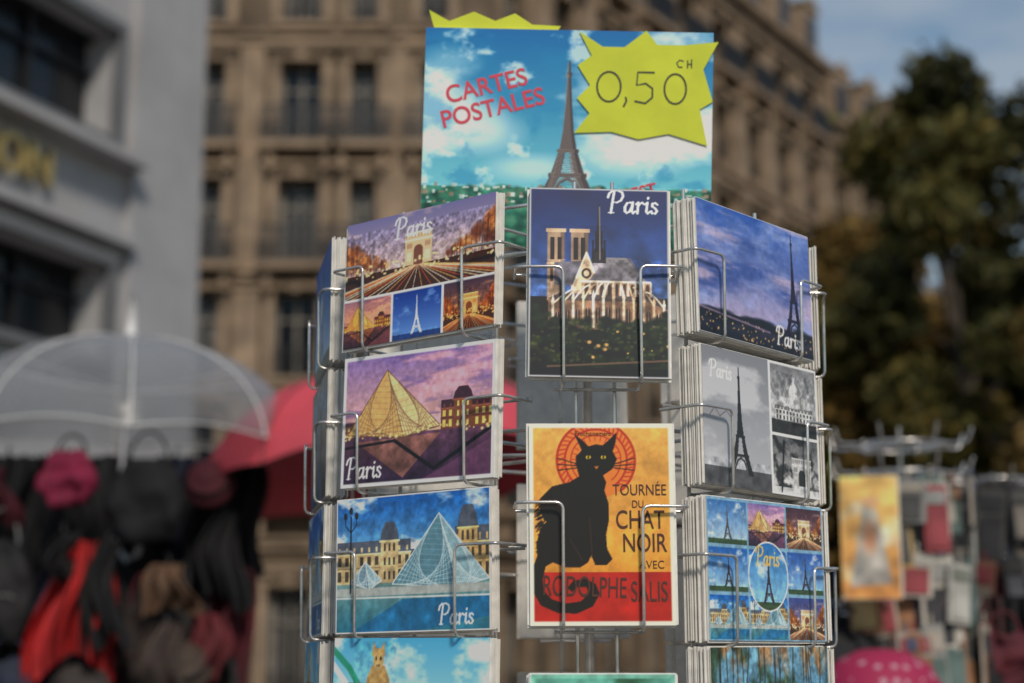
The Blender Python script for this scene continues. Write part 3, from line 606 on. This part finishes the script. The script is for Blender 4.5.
# ---------------------------------------------------------------- pale building, left
lb=empty('pale_stone_shop_building',Matrix.Translation((-4.15,22,0)))
mb=MB(); E=EYE
def hole(x0,x1,y0,y1):
    mb.box(x0,x1,y0,y1,-.55,-.5,4)
    w=(x1-x0); n=max(1,int(w/1.1))
    for k in range(1,n): xx=x0+k*w/n; mb.box(xx-.03,xx+.03,y0,y1,-.49,-.40,2)
    mb.box(x0,x1,y1-.08,y1,-.49,-.39,2); mb.box(x0,x1,y0,y0+.08,-.49,-.39,2); mb.box(x0,x1,y0+(y1-y0)*.62,y0+(y1-y0)*.62+.05,-.49,-.395,2)
mb.box(-1.55,0,0,15,-6,0.0,0)                       # corner pilaster
segs=[(-5.6,-1.95),(-10.2,-6.4),(-15,-11)]
px=-1.55
for (s0,s1) in segs:
    mb.box(s1,px,0,15,-.7,-.12,0); px=s0
    for y0,y1 in ((0,.5),(3.2,E+3.72),(E+4.86,E+6.45),(E+7.85,E+9.1),(E+10.9,15)): mb.box(s0,s1,y0,y1,-.7,-.12,0)
    for y0,y1 in ((.5,3.2),(E+3.72,E+4.86),(E+6.45,E+7.85),(E+9.1,E+10.9)):
        hole(s0+.003,s1-.003,y0,y1)
        mb.box(s0-.12,s1+.12,y0-.12,y0-.003,-.12,.05,1); mb.box(s0-.12,s1+.12,y1+.003,y1+.14,-.12,.03,1)
        mb.box(s1+.003,s1+.14,y0,y1,-.12,.02,1); mb.box(s0-.14,s0-.003,y0,y1,-.12,.02,1)
mb.box(-16,px,0,15,-.7,-.12,1)
mb.box(-16,-1.553,E+6.16,E+6.27,-.117,.25,0); mb.box(-16,-1.553,E+5.15,E+5.27,-.117,.12,0)
mb.box(-16,.1,15,15.4,-6,.4,1); mb.box(-16,-1.55,0,15,-6,-.75,1)
mb.obj('facade',[M['lime'],M['limetrim'],M['iron'],M['frame'],M['glass']],lb,False,frame(-4.15,22,0,R(68)))
t=text(None,'MAISON',0,0,.64,M['gold'],0,0,1,.008,'RIGHT','gold_shop_letters',.04)
t.matrix_world=frame(-4.15,22,0,R(68))@Matrix.Translation((-3.15,E+5.71,.0)); keep(t,lb)

# ---------------------------------------------------------------- trees
def leafmesh(name,lobes,n,size,seed,pal):
    q=np.random.RandomState(seed); V=np.zeros((n,4,3)); Cc=np.zeros((n,3))
    lw=np.array([l[3]**2 for l in lobes]); li=q.choice(len(lobes),n,p=lw/lw.sum())
    L=np.array(lobes)[li]; d=q.randn(n,3); d/=np.linalg.norm(d,axis=1)[:,None]; r=q.rand(n)**.42*(1+.22*q.randn(n)*(q.rand(n)<.35))
    clump=q.rand(len(lobes))
    c=L[:,:3]+d*(L[:,3]*r)[:,None]*np.array([1,1,.85]); 
    a=q.randn(n,3); a/=np.linalg.norm(a,axis=1)[:,None]; b=np.cross(a,q.randn(n,3)); b/=np.linalg.norm(b,axis=1)[:,None]
    s=(size*(.6+.8*q.rand(n)))[:,None]
    V[:,0]=c-a*s; V[:,1]=c-b*s*.6; V[:,2]=c+a*s; V[:,3]=c+b*s*.6
    P=np.array(pal); k=np.clip((q.rand(n)*.5+clump[li]*.7)*len(P)*.83,0,len(P)-1).astype(int); Cc=P[k]*(.8+.8*q.rand(n))[:,None]
    me=bpy.data.meshes.new(name); me.from_pydata(V.reshape(-1,3).tolist(),[],np.arange(n*4).reshape(n,4).tolist())
    at=me.color_attributes.new('Col','FLOAT_COLOR','POINT'); rg=np.ones((n*4,4),np.float32); rg[:,:3]=np.repeat(Cc,4,0); at.data.foreach_set('color',rg.ravel())
    me.materials.append(M['leaf']); me.update(); return me
PALG=[(.024,.026,.010),(.040,.042,.014),(.065,.064,.019),(.10,.09,.025),(.17,.125,.034)]
PALB=[(.034,.026,.012),(.07,.052,.017),(.13,.084,.024),(.19,.118,.032),(.26,.16,.045)]
def tree(x,y,h,rad,seed,pal,n=16000,base=3.6):
    q=random.Random(seed); e=empty('plane_tree',Matrix.Translation((x,y,0))); mb=MB(); lobes=[]
    mb.tube([(0,0,0),(.05,0,1.5),(0,.1,base),(.1,0,h*.6),(0,0,h*.88)],[.24,.19,.16,.09,.03],10)
    for k in range(46):
        t=k/45; zz=base+.3+(h-base-.9)*t; ang=k*2.4+q.uniform(-.5,.5); rr=rad*(math.sin(math.pi*(.18+.77*t))**.7)*q.uniform(.15,.92)
        c=(rr*math.cos(ang),rr*math.sin(ang),zz); lobes.append((*c,q.uniform(.5,1.0)*rad*.33))
        if k%3==0: mb.tube([(0,0,max(base*.8,zz-1.8)),(c[0]*.5,c[1]*.5,zz-.8),c],[.07,.045,.02],6)
    lobes.append((0,0,h-.6,rad*.24))
    mb.obj('trunk_and_limbs',[M['bark']],e,True)
    o=bpy.data.objects.new('foliage',leafmesh('foliage',lobes,n,.135,seed,pal)); link(o,e)
tree(7.9,30,12.7,2.9,1,PALG,19000); tree(7.6,38,11.6,3.6,2,PALB); tree(12.0,29,9.2,2.8,3,PALG,13000); tree(12.8,41,11.0,4.0,4,PALB)
tree(9.6,24,7.8,2.6,5,PALB,14000,2.8); tree(16,50,12,4,6,PALG,12000); tree(6.3,31,8.6,2.2,7,PALB,11000,2.8); tree(9.9,33,9.8,2.6,8,PALG,13000,3)

# ---------------------------------------------------------------- distant right-side building, ground, kerb, road
b3=empty('distant_apartment_building',Matrix.Translation((16,80,0)))
mb=MB(); cc=[(1.5+2.8*k,1.2) for k in range(12)]
facade(mb,0,35,17,cc,[(.6,3.6,'s'),(5.6,8,'b'),(9,11.3,'s'),(12,14.4,'b')]); cornices(mb,0,35,[4.5,11.35],17); mb.box(0,35,0,17,-12,-.6,0); mansard(mb,0,35,17.6,2.6,12,cc)
mb.obj('facade_and_roof',BM,b3,False,frame(9,82,0,R(-8)))
asph=mat('asphalt',(.05,.05,.052),.85,var=.2,scale=3); pave=stone('paving_stone',(.13,.12,.11),(.2,.185,.17),(.8,.5)); kerb=mat('granite_kerb',(.25,.24,.23),.8)
mb=MB(); mb.poly([(-400,-200,-.13),(400,-200,-.13),(400,700,-.13),(-400,700,-.13)]); mb.obj('ground',[asph])
mb=MB(); mb.box(-60,9.0,-12,43.4,-.125,0.0); mb.obj('pavement',[pave])
mb=MB(); mb.box(9.0,9.3,-12,43.4,-.125,.004); mb.box(14.5,14.8,-12,80,-.125,.004); mb.obj('kerb',[kerb])
mb=MB(); 
for k in range(14): mb.box(11.9,12.05,-10+k*6,-7+k*6,-.126,-.122)
mb.obj('road_marking',[mat('road_paint',(.7,.7,.68),.6)])
mb=MB(); mb.box(14.8,60,-12,80,-.125,.0); mb.obj('far_pavement',[pave])

# ---------------------------------------------------------------- umbrellas
def dome(name,x,y,z,rad,h,m,ribm,seg=8,tilt=(0,0),ferr=.09,shaft=.45,spin=0):
    e=empty(name,Matrix.Translation((x,y,z))@Matrix.Rotation(tilt[0],4,'X')@Matrix.Rotation(tilt[1],4,'Y')@Matrix.Rotation(spin,4,'Z')); mb=MB(); N=seg*8; K=12; rings=[]
    for k in range(K+1):
        ph=k/K*math.pi/2*.93; b=len(mb.v); rings.append(b)
        for i in range(N):
            t=2*math.pi*i/N; u=(i%8)/8; sag=math.sin(math.pi*u)*(k/K)**1.5
            rr=rad*math.sin(ph)/math.sin(math.pi/2*.93)*(1-.045*sag); zz=h*(math.cos(ph)-math.cos(math.pi/2*.93))/(1-math.cos(math.pi/2*.93))+.035*h*sag*2
            mb.v.append((rr*math.cos(t),rr*math.sin(t),zz))
    for a,b in zip(rings,rings[1:]):
        for i in range(N): mb.f.append((a+i,a+(i+1)%N,b+(i+1)%N,b+i)); mb.m.append(0)
    mb.obj('canopy',[m],e,True)
    L=[]
    for s in range(seg):
        L.append([tuple(Vector(mb.v[rings[k]+s*8])*1.003) for k in range(K+1)])
        L.append([(0,0,h*.45),tuple(Vector(mb.v[rings[7]+s*8])*.99)])
    L.append([tuple(mb.v[rings[K]+i]) for i in range(N)]+[tuple(mb.v[rings[K]])])
    wires('ribs',L,.0024,ribm,e)
    hb=MB(); hb.tube([(0,0,h-.01),(0,0,h+ferr*.4),(0,0,h+ferr)],[.018,.013,.010],10)
    hb.tube([(0,0,h),(0,0,-shaft)],[.005,.005],8); hb.tube([(0,0,-shaft),(0,0,-shaft-.08),(.03,0,-shaft-.12),(.06,0,-shaft-.10),(.065,0,-shaft-.07)],[.009]*5,8)
    hb.obj('shaft_and_handle',[ribm],e,True); return e
m,n,l,b=newmat('clear_vinyl')
tr=n.new('ShaderNodeBsdfTransparent'); tr.inputs[0].default_value=(.82,.84,.86,1); b.inputs['Base Color'].default_value=(.36,.38,.41,1); b.inputs['Roughness'].default_value=.22
ms=n.new('ShaderNodeMixShader'); lw=n.new('ShaderNodeLayerWeight'); lw.inputs['Blend'].default_value=.35
no=n.new('ShaderNodeTexNoise'); no.inputs['Scale'].default_value=7; no.inputs['Detail'].default_value=5; bp=n.new('ShaderNodeBump'); bp.inputs['Strength'].default_value=.35; bp.inputs['Distance'].default_value=.02; l.new(no.outputs['Fac'],bp.inputs['Height']); l.new(bp.outputs[0],b.inputs['Normal'])
mr=n.new('ShaderNodeMapRange'); mr.inputs['To Min'].default_value=.18; mr.inputs['To Max'].default_value=.72; l.new(lw.outputs['Facing'],mr.inputs['Value']); l.new(mr.outputs[0],ms.inputs[0])
l.new(tr.outputs[0],ms.inputs[1]); l.new(b.outputs[0],ms.inputs[2]); l.new(ms.outputs[0],n['Material Output'].inputs['Surface']); clear=m
wht=mat('white_plastic',(.62,.62,.62),.4)
dome('clear_umbrella',-1.10,4.8,EYE+.650,.51,.295,clear,wht,8,(R(3),R(2)),.12,.22,.25)
redf=mat('red_nylon',(.54,.06,.085),.55,var=.2,scale=5)
dome('red_umbrella',-.36,5.0,EYE+.545,.56,.34,redf,M['iron'],8,(R(-5),R(-7)),.08,.4,.2)
def polka(name,base,dot,scale=26):
    m,n,l,b=newmat(name); tc=n.new('ShaderNodeTexCoord'); v=n.new('ShaderNodeTexVoronoi'); v.inputs['Scale'].default_value=scale; v.inputs['Randomness'].default_value=.25
    l.new(tc.outputs['Object'],v.inputs['Vector']); c=n.new('ShaderNodeValToRGB'); c.color_ramp.interpolation='CONSTANT'; c.color_ramp.elements[0].color=(*dot,1); c.color_ramp.elements[1].position=.26; c.color_ramp.elements[1].color=(*base,1)
    l.new(v.outputs['Distance'],c.inputs['Fac']); l.new(c.outputs['Color'],b.inputs['Base Color']); b.inputs['Roughness'].default_value=.7; return m
FAB={}
def fab(c):
    if c not in FAB: FAB[c]=mat('fabric',c,.8,var=.3,scale=14,bump=.3)
    return FAB[c]
# ---------------------------------------------------------------- souvenir items
def bag(name,x,y,z,w,h,m,strapm=None,roll=0,d=.08,lump=.010):
    e=empty(name,Matrix.Translation((x,y,z))@Matrix.Rotation(roll,4,'Y'))
    bm=bmesh.new(); bmesh.ops.create_cube(bm,size=1); bmesh.ops.subdivide_edges(bm,edges=bm.edges,cuts=9,use_grid_fill=True)
    q=random.Random(int(x*999+z*77)); p=[q.uniform(0,6) for _ in range(6)]
    for v in bm.verts:
        X,Y,Z=v.co*2; k=(1-.22*max(0,Z))*(1-.10*Z*Z); rr=1-.22*(X*X)*(Z*Z)
        v.co=Vector((X*w/2*k*rr,Y*d/2*(1-.55*X*X)*(1-.6*max(0,Z)**2)*(1-.3*Z*Z),Z*h/2*(1-.08*X*X)))
        f=lump*(math.sin(X*4+Z*3+p[0])+.7*math.sin(Z*8-X*2+p[1])+.5*math.sin(X*9+p[2]+Z*4)); v.co+=Vector((f*.7*math.sin(p[3]+Z*3),f,f*.6))
    me=bpy.data.meshes.new('body'); bm.to_mesh(me); me.materials.append(m); me.polygons.foreach_set('use_smooth',[True]*len(me.polygons)); o=bpy.data.objects.new('body',me); link(o,e)
    sm_=strapm or m
    st=[(w*.25*math.cos(t),0,h*.42+h*.38*math.sin(t)) for t in np.linspace(0,math.pi,16)]; wires('strap',[st],.004,sm_,e)
    wires('zip',[[(w*.3*u,-d*.5-lump,-h*.08+.01*math.sin(u*3)) for u in np.linspace(-1,1,9)]],.002,sm_,e); return e
def scarf(name,x,y,z,w,h,m,seed=0,rot=0,fold=.022):
    q=random.Random(seed); mb=MB(); nx,nz=36,22; p=[q.uniform(0,6) for _ in range(6)]
    for j in range(nz+1):
        v=j/nz
        for i in range(nx+1):
            u=i/nx-.5; ww=w*(.5+.5*v**.6)*(1+.12*math.sin(5*v+p[4]))
            mb.v.append((u*ww+.018*math.sin(5*v+p[0]),fold*math.sin(u*(16+6*math.sin(p[5]))+p[1]+3*v)+.5*fold*math.sin(u*41+p[2]+4*v)-.05*math.sin(math.pi*v)*(1-4*u*u),-v*h*(1-.12*math.sin(u*6+p[3]))))
    for j in range(nz):
        for i in range(nx):
            a=j*(nx+1)+i; mb.f.append((a,a+1,a+nx+2,a+nx+1)); mb.m.append(0)
    e=empty(name,Matrix.Translation((x,y,z))@Matrix.Rotation(rot,4,'Z')); mb.obj('folded_cloth',[m],e,True)
    wires('hook',[[(0,0,0),(0,0,.02),(0,.02,.03),(0,.05,.025)]],.003,M['iron'],e); return e
def hat(name,x,y,z,r,m,brim=.5,tilt=0):
    e=empty(name,Matrix.Translation((x,y,z))@Matrix.Rotation(tilt,4,'X')); mb=MB()
    mb.lathe([(r*(1+brim),-.02),(r*(1+brim*.5),-.004),(r*1.02,0),(r,.03),(r*.93,r*.45),(r*.72,r*.78),(r*.4,r*.95),(0.001,r)],28); mb.obj('crown_and_brim',[m],e,True)
    b=MB(); b.lathe([(r*1.03,.002),(r*1.03,.022),(r*1.0,.023)],28); b.obj('band',[M['iron']],e,True)
blk=(.007,.007,.009); pink=(.24,.010,.048); red=(.36,.010,.012); navy=(.010,.015,.035); tan=(.11,.06,.035); grey=(.03,.03,.033); wine=(.07,.005,.012)
stall=empty('souvenir_stall',Matrix.Translation((-1.4,5,0)))
L=[[(-2.3,5.05,0),(-2.3,5.05,EYE+.66)],[(-.80,5.05,0),(-.80,5.05,EYE+.60)],[(-2.3,5.05,EYE+.62),(-.80,5.05,EYE+.62)],[(-2.3,4.95,EYE+.34),(-.80,4.95,EYE+.34)],[(-2.3,4.95,EYE+.05),(-.78,4.95,EYE+.05)]]
for k in range(26): L.append([(-2.25+k*.058,5.06,EYE-.5),(-2.25+k*.058,5.06,EYE+.61)])
for g in (-2.3,-.8): L.append([(g,4.75,.01),(g,5.35,.01)])
keep(wires('stall_frame',L,.008,M['iron']),stall)
mb=MB(); mb.box(-2.3,-.78,4.85,5.5,.72,.76); mb.box(-2.28,-.80,5.1,5.12,.76,EYE+.60); mb.box(-2.28,-.82,4.9,5.45,.05,.70)
keep(mb.obj('counter_and_backboard',[fab(blk)]),stall)
it=random.Random(5)
for k in range(9): scarf('scarf',-2.1+k*.160,4.92+.03*(k%2),EYE+.62,.26,.36,fab([blk,navy,blk,wine,blk,blk][k%6]),k,it.uniform(-.4,.4),.03)
for k in range(9): scarf('scarf',-2.05+k*.155,4.86,EYE+.33-.02*(k%3),.24,.40,fab([blk,wine,blk,blk,blk,navy,blk,blk,wine][k%9]),k+20,it.uniform(-.5,.5),.03)
for k in range(9): scarf('scarf',-2.0+k*.150,4.84,EYE+.04,.24,.45,fab([blk,navy,wine,blk][k%4]),k+40,it.uniform(-.5,.5),.03)
bag('handbag',-1.225,4.70,EYE+.53,.16,.15,fab(pink),fab(blk),R(4)); scarf('pink_scarf',-1.42,4.72,EYE+.56,.12,.16,fab(wine),202,-.3)
scarf('red_shawl',-1.17,4.64,EYE+.35,.24,.34,fab(red),203,.2,.035); scarf('red_shawl',-1.085,4.60,EYE+.35,.11,.28,fab(blk),204,-.2,.02); scarf('scarf',-1.20,4.58,EYE+.37,.10,.12,fab(blk),208,.1,.02)
bag('handbag',-1.40,4.70,EYE+.22,.19,.28,fab(blk),fab((.2,.2,.2))); bag('handbag',-1.01,4.72,EYE+.47,.22,.24,fab(blk)); bag('handbag',-.98,4.72,EYE+.08,.19,.24,fab((.016,.010,.010)),fab(wine),R(-8))
bag('handbag',-1.36,4.68,EYE-.05,.2,.18,fab(navy)); bag('handbag',-1.15,4.66,EYE-.06,.2,.16,fab((.03,.024,.024)),fab(blk))
hat('cap',-.84,4.72,EYE+.52,.055,fab(wine),.25,R(60)); hat('cap',-.88,4.66,EYE+.02,.06,fab((.045,.03,.022)),.25,R(50))
scarf('scarf',-.93,4.66,EYE+.29,.17,.13,fab(tan),209,.5,.02); scarf('scarf',-.80,4.75,EYE+.44,.15,.25,fab(blk),205); scarf('scarf',-.83,4.7,EYE+.16,.13,.2,fab((.12,.014,.02)),206); scarf('scarf',-.92,4.6,EYE+.13,.14,.22,fab((.05,.035,.03)),207)

# ---------------------------------------------------------------- second rack, right
r2=empty('souvenir_rack',Matrix.Translation((.80,3.5,0)))
L=[]; cx,cy=.80,3.5; cyc=[]
for zz in (EYE+.46,EYE+.40,EYE+.12,EYE-.12):
    cyc.append(len(L)); L.append([(cx+.10*math.cos(t),cy+.10*math.sin(t),zz) for t in np.linspace(0,2*math.pi,16,endpoint=False)])
    for k in range(8): t=k*math.pi/4+.3; L.append(rounded([(cx,cy,zz),(cx+.14*math.cos(t),cy+.14*math.sin(t),zz),(cx+.15*math.cos(t),cy+.15*math.sin(t),zz+.03)],.01))
L.append([(cx,cy,.03),(cx,cy,EYE+.50)])
for k in range(4): t=k*math.pi/2+.5; L.append([(cx,cy,.1),(cx+.25*math.cos(t),cy+.25*math.sin(t),.01)])
keep(wires('wire_frame',L,.0028,M['wire'],None,None,cyc),r2)
PIC['painting_print']=(grid_mesh('painting_print',.110,.235,make(s_yellow,.48,200)),.110,.235)
pocket(.690,3.30,EYE+.258,R(-14),'painting_print',hook=False,n=5,thick=.006)
q=random.Random(12)
def packets(cx,cy,rows,pal):
    for row,(zt,n0) in enumerate(rows):
        for k in range(n0):
            t=-2.35+k*2.5/n0+q.uniform(-.08,.08); rr=.13+q.uniform(-.025,.03); w=q.uniform(.03,.075); h=q.uniform(.07,.19)
            e=empty('souvenir_packet',frame(cx+rr*math.cos(t),cy+rr*math.sin(t),EYE+zt-h/2+q.uniform(-.015,.015),t+math.pi/2+q.uniform(-.3,.3))@Matrix.Rotation(q.uniform(-.12,.12),4,'Z'))
            mb=MB(); mb.box(-w/2,w/2,-h/2,h/2,-.006,0,0); mb.box(-w*.38,w*.38,-h*.42,h*.15,.001,.004,1); mb.box(-w*.4,w*.4,h*.22,h*.42,.001,.003,2); mb.tube([(0,h/2,-.003),(0,h/2+.02,-.003)],[.003,.003],6,2)
            mb.obj('backing_and_charm',[fab(pal[q.randrange(len(pal))]),fab(pal[q.randrange(len(pal))]),fab(pal[q.randrange(len(pal))])],e)
packets(cx,cy,((.375,11),(.22,10),(.09,10)),[(.42,.41,.38),(.19,.20,.17),(.36,.32,.27),(.04,.04,.045),(.30,.15,.08),(.10,.15,.14),(.46,.43,.38),(.26,.05,.06),(.07,.07,.07),(.26,.26,.25),(.40,.28,.12),(.08,.10,.17)])
r3=empty('souvenir_rack',Matrix.Translation((1.13,4.0,0)))
L=[];cyc=[]
for zz in (EYE+.44,EYE+.26,EYE+.08):
    cyc.append(len(L)); L.append([(1.13+.11*math.cos(t),4.0+.11*math.sin(t),zz) for t in np.linspace(0,2*math.pi,16,endpoint=False)])
    for k in range(8): t=k*math.pi/4; L.append([(1.13,4.0,zz),(1.13+.16*math.cos(t),4.0+.16*math.sin(t),zz),(1.13+.165*math.cos(t),4.0+.165*math.sin(t),zz+.02)])
L.append([(1.13,4,.03),(1.13,4,EYE+.46)])
for k in range(4): t=k*math.pi/2+.5; L.append([(1.13,4,.1),(1.13+.25*math.cos(t),4+.25*math.sin(t),.01)])
keep(wires('wire_frame',L,.0028,M['wire'],None,None,cyc),r3)
packets(1.13,4.0,((.42,11),(.26,10),(.10,10),(-.04,10)),[(.03,.03,.033),(.07,.07,.065),(.13,.11,.09),(.015,.015,.02),(.14,.06,.04),(.04,.06,.065),(.17,.15,.13),(.13,.02,.025),(.02,.02,.02),(.06,.06,.07),(.03,.02,.02)])
pk=polka('pink_polka_dot_fabric',(.32,.012,.065),(.46,.26,.32),40); bp=polka('black_polka_dot_fabric',(.010,.010,.012),(.5,.5,.5),30)
hat('polka_dot_hat',.69,3.25,EYE-.075,.12,pk,.25,R(10))
for k in range(6): bag('tote_bag',.66+k*.085,3.40+.03*k,EYE+.02-(k%2)*.03,.13,.13,[fab(blk),bp,fab(navy),fab(blk),fab(wine),bp][k])
for k in range(6): scarf('scarf',.62+k*.12,3.64,EYE+.16,.17,.5,fab([blk,(.03,.03,.03),blk,(.05,.02,.02),blk,blk][k]),80+k)
st=empty('clothing_rail',Matrix.Translation((1.6,5.2,0)))
L=[[(1.15,5.2,0),(1.15,5.2,EYE+.48)],[(2.4,5.2,0),(2.4,5.2,EYE+.48)],[(1.15,5.2,EYE+.48),(2.4,5.2,EYE+.48)],[(1.15,4.95,.02),(1.15,5.45,.02)],[(2.4,4.95,.02),(2.4,5.45,.02)]]
keep(wires('rail_frame',L,.012,M['iron']),st)
for k in range(10): scarf('scarf',1.2+k*.125,5.2,EYE+.45-.02*(k%3),.2,.85,fab([blk,(.04,.03,.027),navy,(.07,.05,.036),blk,(.05,.014,.014)][k%6]),100+k,1.0+it.uniform(-.5,.5))

# ---------------------------------------------------------------- light, sky, camera
el_,az=R(40),R(14)     # sun behind the camera, slightly right
d=Vector((math.sin(az)*math.cos(el_),-math.cos(az)*math.cos(el_),math.sin(el_)))
su=bpy.data.lights.new('sun','SUN'); su.energy=2.65; su.angle=R(8); su.color=(1,.89,.74); so=bpy.data.objects.new('sun',su); link(so); so.rotation_euler=d.to_track_quat('Z','Y').to_euler()
w=bpy.data.worlds.new('World'); sc.world=w; w.use_nodes=True; n=w.node_tree.nodes; l=w.node_tree.links; bg=n['Background']; bg.inputs['Strength'].default_value=.08
sk=n.new('ShaderNodeTexSky'); sk.sky_type='NISHITA'; sk.sun_disc=False; sk.sun_elevation=el_; sk.sun_rotation=math.atan2(d.x,d.y); sk.air_density=1.6; sk.dust_density=.1; sk.ozone_density=3.5
tc=n.new('ShaderNodeTexCoord'); mp=n.new('ShaderNodeMapping'); mp.inputs['Scale'].default_value=(1,1,2.6); mp.inputs['Location'].default_value=(.45,.2,.1); no=n.new('ShaderNodeTexNoise'); no.inputs['Scale'].default_value=7; no.inputs['Detail'].default_value=7
l.new(tc.outputs['Generated'],mp.inputs['Vector']); l.new(mp.outputs[0],no.inputs['Vector'])
cr=n.new('ShaderNodeValToRGB'); cr.color_ramp.elements[0].position=.42; cr.color_ramp.elements[0].color=(0,0,0,1); cr.color_ramp.elements[1].position=.62; cr.color_ramp.elements[1].color=(.7,.7,.7,1); l.new(no.outputs['Fac'],cr.inputs['Fac'])
mx=n.new('ShaderNodeMix'); mx.data_type='RGBA'; mx.inputs['B'].default_value=(4.6,5.3,6.2,1); l.new(cr.outputs['Color'],mx.inputs['Factor']); l.new(sk.outputs[0],mx.inputs['A']); l.new(mx.outputs['Result'],bg.inputs['Color'])
cam=bpy.data.cameras.new('camera'); cam.lens=60; cam.sensor_width=36; cam.clip_end=2000; cam.clip_start=.05
cam.dof.use_dof=True; cam.dof.focus_distance=1.33; cam.dof.aperture_fstop=4.8; cam.dof.aperture_blades=9
co=bpy.data.objects.new('camera',cam); link(co); co.location=(0,0,EYE); co.rotation_euler=(R(90+11),0,0); sc.camera=co
sc.view_settings.view_transform='Standard'; sc.view_settings.look='None'; sc.view_settings.exposure=0
